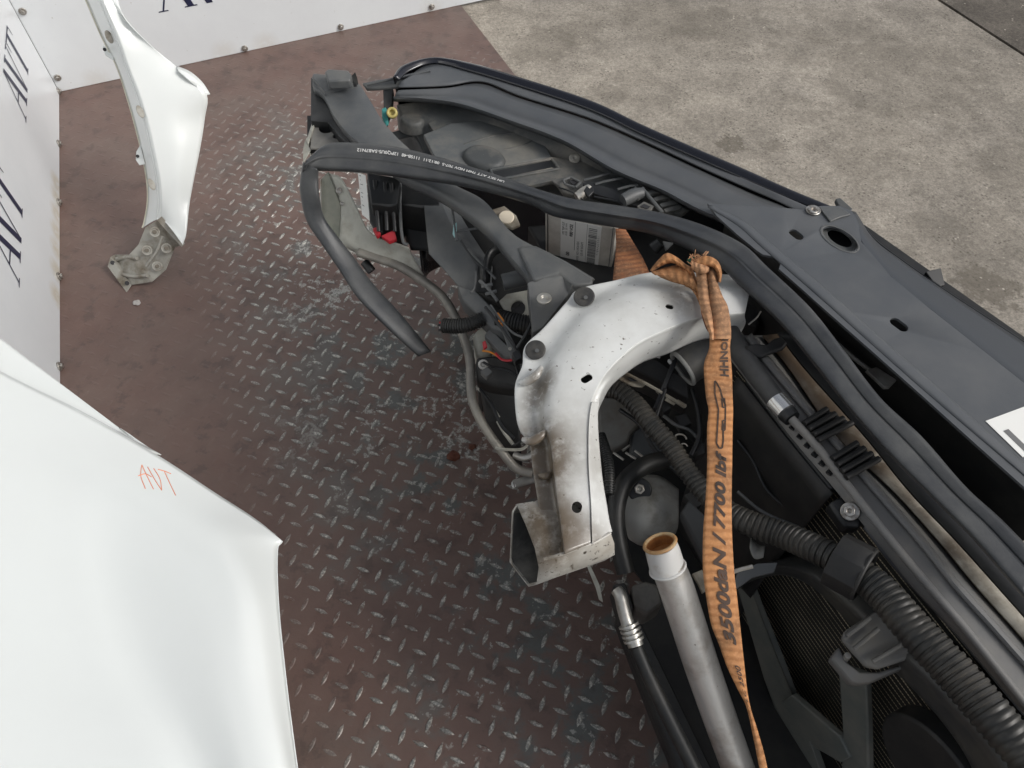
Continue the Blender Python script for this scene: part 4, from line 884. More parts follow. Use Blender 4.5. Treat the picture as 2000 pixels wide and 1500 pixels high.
# grey inner panels
poly('arch_panel', [(1166, 774, .44), (1222, 778, .45), (1258, 820, .44), (1232, 846, .43), (1228, 862, .42), (1192, 882, .41), (1172, 850, .42)], .02, GREYMET if False else simple('shaded_grey_panel', (.16, .165, .16), .55, col2=(.10, .09, .075), scale=12), FE, .004)
poly('arch_panel', [(1232, 846, .42), (1262, 824, .43), (1310, 862, .43), (1300, 890, .42), (1230, 888, .40)], .02, simple('blue_grey_panel', (.05, .056, .06), .5), FE, .006)
for p, q in (((1198, 884), (1218, 898)), ((1222, 884), (1242, 896)), ((1240, 880), (1258, 894)), ((1216, 880), (1230, 870))): tube('metal_lip', [(p[0], p[1], .44), (q[0], q[1], .44)], .0022, ALU, FE, seg=6)
pt_ = loft('washer_tank', [[(1214, 950, .44), (1250, 930, .45), (1290, 930, .45), (1326, 955, .44)], [(1218, 985, .46), (1252, 975, .47), (1290, 970, .47), (1326, 985, .455)], [(1220, 1015, .455), (1255, 1020, .465), (1290, 1012, .465), (1326, 1010, .45)], [(1226, 1048, .42), (1250, 1058, .42), (1290, 1050, .42), (1324, 1030, .42)], [(1232, 1056, .36), (1254, 1066, .36), (1290, 1060, .36), (1320, 1042, .36)]], simple('grey_white_tank', (.33, .33, .31), .5, col2=(.12, .11, .085), scale=15, lo=.45, hi=.7), FE, .003, 24, 20)
bb = disc('tank_grommet', (1249, 957, .468), tov((1249, 957, .46)), .019, .006, BLACKPL, FE, 24, .002)
disc('tank_bolt', P(1249, 955, .478), tov((1249, 957, .46)), .0085, .006, ALU, bb, 6, .001, hole=.004)
tube('coolant_hose', [(1222, 1120, .44), (1206, 1050, .46), (1204, 990, .48), (1222, 940, .49), (1262, 908, .49), (1310, 896, .48), (1350, 888, .47)], 18, HOSED, FE, px=True, n=60, seg=20)
tube('slim_conduit', [(1172, 850, .52), (1184, 885, .52), (1190, 920, .52), (1190, 965, .51)], 11, HOSED, FE, px=True, rib=(.0038, .0014))
loom = tube('wiring_loom', [(1170, 758, .575), (1205, 762, .58), (1240, 788, .58), (1272, 828, .58), (1310, 872, .575), (1350, 930, .57), (1400, 985, .575), (1460, 1020, .59), (1530, 1045, .605), (1600, 1075, .63), (1660, 1108, .645), (1720, 1155, .655), (1790, 1235, .665), (1870, 1320, .672), (1950, 1412, .678), (2060, 1540, .68)],
     [19, 19, 19, 20, 20, 20, 22, 25, 27, 29, 31, 35, 38, 41, 42, 42], HOSE, FE, px=True, rib=(.0078, .0019), seg=20)
# loom clip
c0 = P(1628, 1090, .640); c1 = P(1688, 1122, .648); dd = (c1-c0).normalized()
aa, bb_, cc = frame(dd)
ring8 = [[c0.lerp(c1, t)+(aa*math.cos(a)+bb_*math.sin(a))*.0315 for a in [math.pi/8+math.pi/4*i for i in range(9)]] for t in (0., 1.)]
clip = loft('loom_clip', ring8, DULLBLACK, loom, .004, 9, 2, su=False, sv=False, bev=.001, angle=20)
tube('clip_lip', [c1+(aa*math.cos(a)+bb_*math.sin(a))*.032 for a in [2*math.pi*i/16 for i in range(17)]], .0028, DULLBLACK, loom, seg=8)
cbx = poly('clip_lug', [P(1628, 1076, .655), P(1660, 1070, .66), P(1702, 1098, .66), P(1690, 1110, .655), P(1650, 1100, .655)], .02, DULLBLACK, loom, .002)

# ---- radiator pack: top tank in long strips, then the upright core and fan shroud below it
LX = lambda pts, z: [P(u, v, z) for u, v in pts]
l0_ = [(1392, 655), (1440, 720), (1542, 850), (1634, 960), (1710, 1055), (1780, 1144), (1861, 1230), (1988, 1380), (2140, 1560)]
l1_ = [(1422, 655), (1470, 720), (1580, 850), (1672, 960), (1748, 1055), (1820, 1144), (1892, 1230), (2012, 1380), (2160, 1560)]
l2_ = [(1462, 655), (1512, 720), (1622, 850), (1716, 960), (1799, 1055), (1870, 1144), (1948, 1230), (2080, 1380), (2235, 1560)]
l3_ = [(1490, 655), (1543, 720), (1634, 850), (1748, 960), (1834, 1055), (1908, 1144), (1985, 1230), (2115, 1380), (2270, 1560)]
l4_ = [(1518, 652), (1570, 720), (1685, 850), (1774, 960), (1864, 1055), (1944, 1144), (2020, 1230), (2150, 1380), (2305, 1560)]
l5_ = [(1585, 645), (1640, 720), (1740, 850), (1840, 960), (1930, 1055), (2010, 1144), (2090, 1230), (2220, 1380), (2380, 1560)]
Z0, Z1, Z2, Z3 = .655, .668, .664, .660
rad = loft('radiator_tank', [LX(l0_, .652), LX(l1_, .662), LX(l2_, .664), LX(l3_, .656)], TANK, FE, .004, 50, 4, sv=False, angle=20)
loft('alloy_strip', [LX(l3_, .664), LX(l4_, .664), [p-UP*.02 for p in LX(l4_, .664)]], TANS, rad, .003, 50, 3, sv=False, angle=20)
loft('rear_gutter', [LX(l4_, .652), LX(l5_, .640), [p-UP*.2 for p in LX(l5_, .64)]], BLACKPL, rad, .003, 30, 3, sv=False, angle=20)
loft('groove_bead', [LX([(u-7, v+6) for u, v in l2_], .667), LX([(u, v) for u, v in l2_], .671), LX([(u+6, v-5) for u, v in l2_], .666)], TANK, rad, .002, 40, 6)
tube('edge_tube', [(1546, 818, .672), (1598, 875, .67), (1666, 962, .668), (1742, 1058, .666), (1815, 1146, .664), (1886, 1230, .662), (2006, 1380, .66), (2150, 1560, .658)], 8.5, TANK, rad, px=True, n=60)
vh = tube('vent_hose', [(1424, 650, .655), (1446, 688, .66), (1478, 732, .664), (1522, 790, .668), (1542, 814, .67)], [20, 21, 20, 19, 17], simple('soft_hose', (.045, .047, .048), .5, col2=(.08, .08, .078), scale=14), FE, px=True, n=40, seg=20)
tube('hose_clamp', [(1515, 783, .6675), (1536, 806, .6695)], [22, 22], simple('bright_clamp', (.75, .75, .73), .25, .9), vh, px=True, n=4, seg=24)
tube('hose_ring', [(1538, 808, .670), (1547, 818, .671)], [19, 17], BLACKPL, vh, px=True, n=4, seg=20)
for q in ([(1570, 827), (1615, 799), (1664, 826), (1640, 842), (1597, 860)], [(1625, 896), (1674, 865), (1717, 896), (1694, 912), (1652, 933)]):
    b0 = poly('ribbed_clip', [(u, v, .673) for u, v in q], .012, BLACKPL, rad, .0015)
    (ax, ay), (bx_, by), (cx, cy), _, (ex, ey) = q
    for i in range(4):
        t = i/3
        p0 = (ax+(ex-ax)*t, ay+(ey-ay)*t); p1 = (bx_+(cx-bx_)*t, by+(cy-by)*t)
        tube('clip_rib', [(p0[0], p0[1], .677), (p1[0], p1[1], .677)], .0042, DULLBLACK, b0, seg=8)
hb = poly('hanger_tab', [(1454, 674, .68), (1474, 670, .682), (1497, 672, .682), (1512, 660, .685), (1526, 656, .686), (1539, 670, .684), (1530, 680, .682), (1512, 686, .68), (1488, 697, .676), (1470, 692, .676)], .008, DULLBLACK, FE, .003)
poly('lower_flange', [(1456, 742, .648), (1470, 736, .65), (1642, 946, .648), (1636, 956, .645), (1622, 954, .645), (1540, 852, .646)], .012, BLACKPL, rad, .002)
for i in range(6): 
    t = i/5; tube('flange_notch', [(1545+t*72, 838+t*88, .657), (1553+t*72, 830+t*88, .659)], .004, BLACKPL, rad, seg=6)
loft('foot_strip', [LX([(1687, 1030), (1748, 1110), (1861, 1232), (1990, 1386), (2140, 1566)], .648), LX([(1700, 1018), (1764, 1096), (1878, 1222), (2004, 1376), (2150, 1556)], .652)], simple('slate_strip', (.09, .095, .105), .45), rad, .006, 30, 2)
rbolt = disc('tank_screw', (1660, 999, .652), (UP+Vector((-.5, -.5, 0))), .0115, .004, STEEL, rad, 24, .001); disc('screw_head', P(1659, 998, .658), (UP+Vector((-.5, -.5, 0))), .0075, .004, STEEL, rbolt, 6, .001, hole=.003)
poly('screw_pad', [(1618, 982, .645), (1660, 960, .65), (1692, 1000, .65), (1682, 1030, .643), (1650, 1030, .64)], .02, BLACKPL, rad, .004)
# upright plane of the core
K0 = P(1470, 745, .645); K1 = P(2060, 1480, .645)
kd = (K1-K0); kd.z = 0; kd.normalize(); kn = Vector((kd.y, -kd.x, 0))
if kn.dot(EYE-K0) < 0: kn = -kn
def K(u, v, off=0.): return onpl(u, v, K0+kn*off, kn)
CORE, kk = mat('radiator_core', (.010, .010, .010), .6)
def core_mat():
    N, L = kk['N'], kk['L']
    def dot(vec):
        n = N.new('ShaderNodeVectorMath'); n.operation = 'DOT_PRODUCT'; L.new(kk['crd'], n.inputs[0]); n.inputs[1].default_value = vec; return n.outputs['Value']
    def mm(op, a, b):
        n = N.new('ShaderNodeMath'); n.operation = op
        for i, x in enumerate((a, b)):
            if isinstance(x, float): n.inputs[i].default_value = x
            else: L.new(x, n.inputs[i])
        return n.outputs[0]
    fr = mm('FRACT', mm('MULTIPLY', dot(UP), 1/.0115), 0.); line = kk['rng'](fr, .20, .14)
    fz = mm('FRACT', mm('MULTIPLY', dot(kd), 1/.0040), 0.); dash = kk['rng'](fz, .75, .6, .25, 1.)
    f = kk['mul'](kk['mul'](line, dash), kk['rng'](kk['noise'](14., 3.), .35, .6, .35, .9))
    L.new(kk['mix'](f, kk['rgb']((.010, .0105, .010)), kk['rgb']((.70, .62, .45))), kk['b'].inputs['Base Color'])
core_mat()
def pbox(name, pts, off, thick, m, parent, bev=.002): return poly(name, [K(u, v, off) for u, v in pts], thick, m, parent, bev, direction=-kn)
cb = K0-UP*0
bm = [K0+kd*(-.05)-kn*.02, K0+kd*1.3-kn*.02]
box('radiator_core', bm[0]-UP*.56, kd*1.35, -kn*.04, UP*.55, CORE, FE, .001)
# side closing plate between the tank edge and the core (dark, faces the engine side)
sd0 = [(1440, 735), (1540, 862), (1625, 965)]
side = loft('side_plate', [[P(u, v, .642) for u, v in sd0], [P(u, v, .642)+kn*.01-UP*.12 for u, v in sd0], [P(u, v, .642)+kn*.015-UP*.30 for u, v in sd0], [P(u, v, .642)+kn*.0-UP*.5 for u, v in sd0]], DULLBLACK, FE, .003, 20, 12)
for u, v, z in ((1452, 830, .55), (1472, 860, .52)): disc('plate_button', (u, v, z), tov((u, v, z)), .012, .003, DULLBLACK, side, 20, .001)
shm = [(1436, 1130), (1460, 1112), (1490, 1104), (1530, 1100), (1590, 1118), (1660, 1172), (1730, 1240), (1800, 1300), (1870, 1370), (1940, 1450), (2010, 1560)]
shi = [(1442, 1150), (1468, 1135), (1500, 1126), (1540, 1124), (1590, 1146), (1650, 1204), (1710, 1275), (1775, 1335), (1835, 1400), (1890, 1480), (1930, 1580)]
so_ = [K(u, v, .035) for u, v in shm]; si_ = [K(u, v, .03) for u, v in shi]
shroud = loft('fan_shroud', [[p-kn*.05+UP*.004 for p in so_], so_, [p.lerp(q, .5)+kn*.006 for p, q in zip(so_, si_)], si_, [q-kn*.045 for q in si_]], simple('shroud_plastic', (.026, .028, .029), .42, col2=(.055, .053, .046), scale=14), FE, .003, 60, 20)
BLD = simple('fan_blade_plastic', (.10, .112, .105), .55, col2=(.16, .16, .14), scale=10)
def blade(pts, off, th=.012): return pbox('fan_strut', pts, off, th, BLD, shroud, .003)
blade([(1440, 1148), (1462, 1140), (1480, 1190), (1520, 1290), (1546, 1360), (1556, 1376), (1600, 1500), (1640, 1600), (1590, 1600), (1562, 1500), (1522, 1396), (1490, 1320)], .022)
blade([(1524, 1372), (1546, 1358), (1640, 1440), (1660, 1480), (1640, 1490), (1592, 1462)], .032)
blade([(1636, 1300), (1690, 1320), (1694, 1420), (1698, 1600), (1640, 1600), (1646, 1440)], .028)
hubc = K(1850, 1490, .012)
disc('motor_hub', hubc, kn, .075, .03, DULLBLACK, shroud, 40, .004)
arc = [(1780, 1330), (1790, 1370), (1778, 1410), (1745, 1440), (1700, 1450)]
# shroud hook
HK = simple('hook_plastic', (.12, .121, .118), .45, col2=(.13, .122, .105), scale=20, lo=.42, hi=.75)
hkz = .60
hook = poly('shroud_hook', [(1644, 1248, .585), (1650, 1232, .59), (1712, 1192, .60), (1740, 1206, .605), (1802, 1258, .60), (1790, 1282, .595), (1716, 1306, .58), (1692, 1302, .578), (1668, 1276, .58)], .007, HK, FE, .003)
poly('hook_jaw', [(1622, 1286, .56), (1640, 1262, .565), (1652, 1290, .562), (1680, 1312, .56), (1716, 1312, .562), (1790, 1290, .575), (1778, 1300, .57), (1700, 1334, .553), (1676, 1336, .55), (1660, 1332, .55)], .014, HK, hook, .003)
for p, q in (((1668, 1268), (1716, 1228)), ((1704, 1292), (1770, 1254)), ((1654, 1242), (1700, 1206))): tube('hook_rib', [(p[0], p[1], .590), (q[0], q[1], .605)], .003, HK, hook, seg=8)
tube('hook_pin', [(1648, 1290, .55), (1656, 1280, .57)], .004, ALU, hook, seg=10)
# ---- left foreground: alloy pipe, a/c fitting, hoses
ap = tube('alloy_coolant_pipe', [(1301, 1098, .556), (1318, 1140, .530), (1340, 1206, .487), (1369, 1296, .430), (1405, 1400, .362), (1441, 1500, .297), (1480, 1610, .225)], [33, 34.5, 34.5, 34, 33, 32, 32], PIPE, FE, px=True, n=70, seg=36, hollow=.002)
col_ = tube('white_collar', [(1290, 1064, .578), (1294, 1076, .570), (1302, 1104, .552), (1305, 1112, .547)], [31, 33.5, 34.5, 35], WHITEPL, ap, px=True, n=24, seg=36, hollow=.002)
ca, cb_, cc_ = frame((P(1290, 1064, .578)-P(1318, 1140, .530)))
mc = P(1289, 1061, .580); rr = 31*pxm(mc)
tube('rusty_rim', [mc+(ca*math.cos(t)+cb_*math.sin(t))*rr for t in [2*math.pi*i/40 for i in range(41)]], .0026, simple('rim_cream', (.6, .45, .25), .5, col2=(.5, .25, .09), scale=60), ap, n=81, seg=8)
tube('collar_bead', [P(1304, 1110, .548)+(ca*math.cos(t)+cb_*math.sin(t))*35*pxm(mc) for t in [2*math.pi*i/40 for i in range(41)]], .0022, WHITEPL, ap, n=81, seg=8)
tube('rusty_bore', [P(1289, 1061, .580), P(1296, 1082, .566), P(1304, 1106, .551)], [29.5, 29.5, 29.5], RUSTY, ap, px=True, n=10, seg=36, hollow=.001)
disc('bore_sediment', P(1296, 1082, .566), cc_, 29*pxm(mc), .002, RUSTY, ap, 30, 0)
acf = tube('hose_fitting', [(1204, 1152, .47), (1212, 1164, .47), (1218, 1190, .46), (1224, 1212, .452), (1238, 1250, .44), (1242, 1262, .437)], [12, 13, 13, 13, 15.5, 15.5], ALU, FE, px=True, n=40, seg=18)
for i, t in enumerate((.2, .4, .6, .8)):
    p = P(1224, 1210, .453).lerp(P(1240, 1256, .439), t); q = P(1224, 1210, .453).lerp(P(1240, 1256, .439), t+.1)
    tube('crimp_ring', [p, q], [.0148, .0148], ALU, acf, seg=18, n=3)
tube('black_hose', [(1242, 1262, .437), (1262, 1310, .42), (1300, 1390, .39), (1350, 1490, .35), (1400, 1590, .31)], [14, 14, 15, 15, 15], HOSED, FE, px=True, n=40, seg=18)
blk = poly('fitting_block', [(1232, 1142, .44), (1262, 1134, .45), (1284, 1140, .45), (1296, 1180, .43), (1262, 1202, .42), (1240, 1190, .42)], .05, GREYMET if False else simple('dirty_block', (.10, .095, .085), .5, col2=(.05, .045, .04), scale=30), FE, .005)
poly('hose_saddle', [(1196, 1140, .43), (1222, 1136, .44), (1240, 1190, .42), (1214, 1208, .41)], .05, DULLBLACK, FE, .004)
poly('added_dark_plate', [(1238, 1200, .22), (1300, 1140, .24), (1380, 1300, .2), (1450, 1500, .16), (1470, 1620, .15), (1350, 1640, .15), (1268, 1360, .2)], .01, DULLBLACK, FE, .002)  # dark plate added to blacken the gap between hose and pipe
poly('dangling_clip', [(1146, 1104, .46), (1152, 1102, .462), (1172, 1144, .44), (1178, 1176, .42), (1170, 1170, .42), (1164, 1148, .435)], .003, PRIMER, FE, .0008)
poly('lower_beam', [(1200, 1200, .30), (1240, 1190, .32), (1420, 1560, .24), (1360, 1600, .2), (1272, 1390, .26)], .04, DULLBLACK, FE, .008)
tube('beam_edge', [(1262, 1300, .325), (1300, 1390, .30), (1345, 1480, .275), (1380, 1560, .25)], .003, BLACKPL, FE, seg=6)
poly('grey_wedge', [(1352, 1046, .50), (1330, 1000, .51), (1346, 974, .52), (1392, 1020, .52), (1440, 1110, .50), (1400, 1140, .48)], .02, simple('cover_plastic', (.042, .045, .047), .5), FE, .004)
poly('pale_hook', [(1352, 1120, .50), (1372, 1112, .505), (1376, 1130, .50), (1384, 1150, .49), (1372, 1158, .485), (1364, 1140, .492)], .006, TAN, FE, .001)
poly('shroud_wing', [(1434, 1135, .565), (1440, 1118, .575), (1480, 1100, .585), (1520, 1098, .59), (1512, 1118, .58), (1470, 1128, .57), (1436, 1152, .56)], .004, simple('wing_plastic', (.05, .055, .058), .35), FE, .001)
tube('pale_lip', [(1424, 1122, .58), (1440, 1114, .585), (1470, 1106, .59)], .0028, ALU, FE, seg=6)
loft('pale_loop', [[(1466, 1070, .57), (1474, 1090, .565), (1490, 1088, .57)], [(1468, 1050, .57), (1482, 1064, .565), (1494, 1066, .57)]], GREYMET, FE, .002, 14, 6)
tube('bright_wire', [(1462, 634, .68), (1478, 620, .685), (1486, 608, .69)], .0012, ALU, FE, seg=6)

# ---- labelled control unit behind the strap
q0, q1, q2 = P(1065, 416, .655), P(1204, 445, .655), None
ux = (q1-q0).normalized(); r_ = ray(1066, 520)
q2 = EYE + r_*((q0-EYE).dot(ux)/r_.dot(ux)); vz = (q2-q0).normalized()
nrmv = ux.cross(vz).normalized()
if nrmv.dot(EYE-q0) < 0: nrmv = -nrmv
mw = (q1-q0).length
ecu = box('control_unit', q0-ux*0, ux*mw, vz*.19, -nrmv*.025, SILVERBOX, FE, .001)
def EC(x, y): return q0+ux*x+vz*y*1.38+nrmv*.0006
box('case_ridge', q0+ux*.0035+nrmv*.0+vz*0, ux*.0016, vz*.19, nrmv*.0012, DULLBLACK, ecu, 0)
box('case_ridge', q0+ux*(mw-.006)+vz*0, ux*.0014, vz*.19, nrmv*.0012, GREYINK, ecu, 0)
el = poly('unit_label', [EC(mw*.225, .003), EC(mw*.80, .003), EC(mw*.80, .120), EC(mw*.225, .120)], .0004, LABEL, ecu, 0, direction=-nrmv)
def ink(name, x0, y0, x1, y1, m=INK_HOLE): poly(name, [EC(x0, y0)+nrmv*.0003, EC(x1, y0)+nrmv*.0003, EC(x1, y1)+nrmv*.0003, EC(x0, y1)+nrmv*.0003], .0002, m, el, 0, direction=-nrmv)
def bars():
    bm = bmesh.new(); r = random.Random(5); y = .010
    while y < .115:
        h = r.choice((.0006, .0009, .0014, .002)); x0, x1 = mw*.625, mw*.745
        bm.faces.new([bm.verts.new(EC(x, yy)+nrmv*.0005) for x, yy in ((x0, y), (x1, y), (x1, y+h), (x0, y+h))]); y += h+r.choice((.0007, .001, .0016))
    return fin(bm, 'bar_code')
link('bar_code', bars(), GREYINK, el, smooth=False)
ink('label_rule', mw*.43, .004, mw*.435, .06); ink('label_rule', mw*.60, .004, mw*.604, .115, GREYINK)
def ECt(x0, y0): return lambda x, y: EC(x0-y, y0+x/1.2)+nrmv*.0005
write('label_print', '7L0 907 391', .006, ECt(mw*.28, .008), INK_HOLE, el)
write('label_print', 'HW 02  0010', .005, ECt(mw*.32, .010), GREYINK, el)
write('label_print', '5DV 009', .0078, ECt(mw*.40, .010), INK_HOLE, el, .0002)
write('label_print', '00', .009, ECt(mw*.36, .066), INK_HOLE, el, .0002)
write('label_print', 'XENON 12V 35W', .0062, ECt(mw*.50, .040), GREYINK, el)
write('label_print', 'MADE IN EU', .0062, ECt(mw*.56, .040), GREYINK, el)
write('label_print', '1 0 0 3 2 6 4 4 8 1 7', .0055, ECt(mw*.785, .022), GREYINK, el)
poly('warning_mark', [EC(mw*.44, .098)+nrmv*.0004, EC(mw*.58, .094)+nrmv*.0004, EC(mw*.58, .108)+nrmv*.0004, EC(mw*.50, .112)+nrmv*.0004], .0002, simple('warning_yellow', (.65, .6, .05), .5), el, 0, direction=-nrmv)
# black surroundings of the unit
poly('unit_tray', [(1030, 440, .56), (1300, 420, .58), (1400, 470, .58), (1500, 560, .58), (1480, 640, .56), (1300, 560, .55), (1100, 560, .53)], .05, DULLBLACK, FE, .004)
tube('tray_knob', [(1276, 486, .62), (1290, 474, .63)], [.012, .010], BLACKPL, FE, seg=14)
poly('grey_tab', [(1294, 470, .63), (1316, 474, .63), (1306, 484, .625), (1300, 488, .622)], .004, GREYMET, FE, .001)
poly('green_clip', [(1342, 504, .64), (1356, 500, .642), (1360, 508, .64), (1346, 512, .637)], .006, simple('green_plastic', (.01, .12, .06), .4), FE, .001)

# ================================================================== RUBBER SEAL draped over the front end
sT = [(598, 312), (640, 281), (710, 280), (800, 292), (935, 330), (1060, 372), (1125, 389), (1200, 400), (1290, 415), (1375, 440), (1450, 476), (1500, 522), (1582, 600), (1647, 682), (1720, 777), (1800, 852), (1886, 950), (1960, 1018), (2060, 1122)]
sB = [(590, 338), (622, 334), (705, 338), (790, 348), (915, 367), (1030, 398), (1082, 423), (1175, 440), (1268, 457), (1342, 487), (1400, 517), (1446, 560), (1524, 634), (1592, 716), (1660, 802), (1742, 895), (1826, 979), (1902, 1056), (1998, 1168)]
SZ = [.735, .738, .738, .738, .738, .738, .738, .738, .738, .738, .738, .736, .734, .732, .73, .73, .73, .73, .73]
BOXY = [(0., -.012), (.03, -.001), (.08, .0015), (.25, .0004), (.40, .0012), (.46, .0004), (.52, -.004), (.60, -.009), (.80, -.018), (.95, -.027), (1., -.036)]
RIDG = [(0., -.014), (.015, -.003), (.06, .0012), (.20, .0004), (.36, -.002), (.42, -.004), (.47, .0004), (.53, .0012), (.84, .0008), (.95, -.004), (1., -.018)]
WGT = [.7, .7, .7, .7, .75, .8, .9, 1., 1., .9, .7, .35, .1, 0, 0, 0, 0, 0, 0]
def seal_row(fr, dz, fr2=None, dz2=None):
    fr2 = fr if fr2 is None else fr2; dz2 = dz if dz2 is None else dz2
    out = []
    for a, b, z, w_ in zip(sT, sB, SZ, WGT):
        f_ = fr*w_+fr2*(1-w_); d_ = dz*w_+dz2*(1-w_)
        out.append(P(a[0]*(1-f_)+b[0]*f_, a[1]*(1-f_)+b[1]*f_, z+d_))
    return out
SEAL = empty('rubber_seal', P(640, 300, .72), 'long black rubber bonnet seal with white printed code, draped over the front end', 'rubber seal')
seal = loft('seal_body', [seal_row(a_[0], a_[1], b_[0], b_[1]) for a_, b_ in zip(BOXY, RIDG)], RUBBER, SEAL, .004, 140, 44, angle=60)
hL = [(592, 316), (587, 345), (586, 375), (598, 430), (627, 476), (660, 524), (700, 584), (760, 645), (817, 697)]
hR = [(622, 333), (622, 352), (624, 385), (634, 425), (660, 462), (692, 503), (728, 553), (786, 617), (842, 686)]
hZ = [.730, .712, .69, .65, .62, .59, .56, .52, .48]
def hang(fr, dz): return [P(a[0]*(1-fr)+b[0]*fr, a[1]*(1-fr)+b[1]*fr, z+dz) for a, b, z in zip(hL, hR, hZ)]
loft('hanging_end', [hang(.04, -.018), hang(0., -.008), hang(.10, -.001), hang(.35, .001), hang(.6, .001), hang(.90, -.001), hang(1., -.008), hang(.96, -.018)], RUBBER, SEAL, .003, 60, 24, angle=60)
tp = cr(seal_row(.20, .0012), 400); tq = cr(seal_row(.36, .0012), 400)
cum = [0.]
for i in range(1, 400): cum.append(cum[-1]+(tp[i]-tp[i-1]).length)
def on_seal(s, f_):
    lo_i = 0
    while lo_i < 398 and cum[lo_i+1] < s: lo_i += 1
    t = (s-cum[lo_i])/max(cum[lo_i+1]-cum[lo_i], 1e-6)
    return tp[lo_i].lerp(tp[lo_i+1], t), tq[lo_i].lerp(tq[lo_i+1], t)
# print reads from the other side of the seal, so its tops point at the lower edge
i_end = min(range(400), key=lambda i: (tp[i]-P(985, 355, .738)).length)
def seal_print(x, y):
    a, b = on_seal(cum[i_end]-x, 0); return a+(b-a)*(y/.0065*.7)+UP*.0012
write('seal_print', 'UN SKT ATT 7NM NDV 707-5  08:12:11  111SB-48  12PQ0US-5AB7N12', .0086, seal_print, WHITEINK, SEAL, .00015)

# ================================================================== ORANGE LASHING STRAP
STRAP = empty('lashing_strap', P(1390, 540, .74), 'frayed orange webbing strap knotted round the white rail and hanging down to the fan', 'strap')
WEB, w = mat('orange_webbing', (.54, .255, .105), .75, col2=(.40, .20, .095), scale=22, lo=.45, hi=.72, spec=.2)
def web(col, dark, k):
    N, L = k['N'], k['L']
    uv = k['tc'].outputs['UV']
    sx = N.new('ShaderNodeSeparateXYZ'); L.new(uv, sx.inputs[0])
    def mm(op, a, b):
        n = N.new('ShaderNodeMath'); n.operation = op
        for i, x in enumerate((a, b)):
            if isinstance(x, float): n.inputs[i].default_value = x
            else: L.new(x, n.inputs[i])
        return n.outputs[0]
    nz = k['noise'](30., 4.)
    ph = mm('ADD', mm('MULTIPLY', sx.outputs[0], 640.), mm('MULTIPLY', nz, 5.))
    wv = mm('SINE', ph, 0.)
    f = k['rng'](wv, -.3, .9)
    gr = k['mul'](k['rng'](k['noise'](16., 10.), .48, .64), .7)
    c = k['mix'](k['mul'](f, .6), k['cur'], k['rgb'](dark))
    c = k['mix'](gr, c, k['rgb']((.14, .085, .05)))
    gf = k['mul'](k['rng'](k['noise'](240., 2.), .5, .7), .35)
    c = k['mix'](gf, c, k['rgb']((.68, .36, .18)))
    L.new(c, k['b'].inputs['Base Color'])
    b = N.new('ShaderNodeBump'); b.inputs['Strength'].default_value = .5; b.inputs['Distance'].default_value = .0012; L.new(wv, b.inputs['Height']); L.new(b.outputs[0], k['b'].inputs['Normal'])
web((.6, .26, .09), (.30, .13, .05), w)
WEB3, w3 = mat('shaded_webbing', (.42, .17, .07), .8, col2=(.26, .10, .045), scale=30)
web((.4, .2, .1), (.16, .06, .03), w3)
WEB2, w2 = mat('dirty_webbing', (.55, .30, .16), .8, col2=(.26, .15, .09), scale=30, lo=.45, hi=.72, spec=.2)
web((.4, .2, .1), (.24, .13, .075), w2)
def strip(name, Lp, Rp, Z, m, bow=.004, nu=90, tilt=0.):
    n = len(Z)
    def row(fr, dz): return [P(a[0]*(1-fr)+b[0]*fr, a[1]*(1-fr)+b[1]*fr, z+dz+tilt*(fr-.5)) for a, b, z in zip(Lp, Rp, Z)]
    return loft(name, [row(0, 0), row(.25, bow*.7), row(.5, bow), row(.75, bow*.7), row(1, 0)], m, STRAP, .0022, nu, 10)
mL = [(1386, 655), (1385, 680), (1376, 706), (1375, 730), (1379, 775), (1384, 802), (1381, 838), (1381, 910), (1378, 975), (1373, 1045), (1373, 1115), (1380, 1171), (1389, 1220), (1403, 1256), (1421, 1305), (1441, 1347), (1458, 1382), (1471, 1440), (1483, 1500), (1500, 1580)]
mR = [(1428, 655), (1426, 680), (1428, 706), (1430, 735), (1431, 775), (1432, 802), (1431, 838), (1430, 910), (1429, 975), (1430, 1045), (1434, 1115), (1440, 1168), (1446, 1225), (1450, 1262), (1455, 1308), (1460, 1350), (1467, 1385), (1484, 1440), (1498, 1495), (1512, 1580)]
mZ = [.716, .712, .708, .705, .70, .697, .693, .684, .675, .664, .652, .64, .628, .62, .608, .597, .588, .573, .558, .535]
main = strip('hanging_web', mL, mR, mZ, WEB, .003, 150)
strip('folded_web', [(1378, 518), (1381, 545), (1384, 575), (1387, 605), (1391, 630), (1390, 646), (1388, 662)], [(1404, 520), (1402, 550), (1411, 577), (1421, 597), (1426, 622), (1428, 642), (1428, 662)], [.752, .75, .745, .74, .733, .727, .72], WEB2, .006, 50)
strip('folded_web', [(1357, 520), (1361, 550), (1364, 578), (1370, 610), (1379, 636), (1385, 652), (1386, 664)], [(1381, 520), (1384, 550), (1387, 582), (1392, 612), (1394, 636), (1396, 650), (1396, 664)], [.75, .749, .743, .738, .731, .725, .718], WEB2, .006, 50)
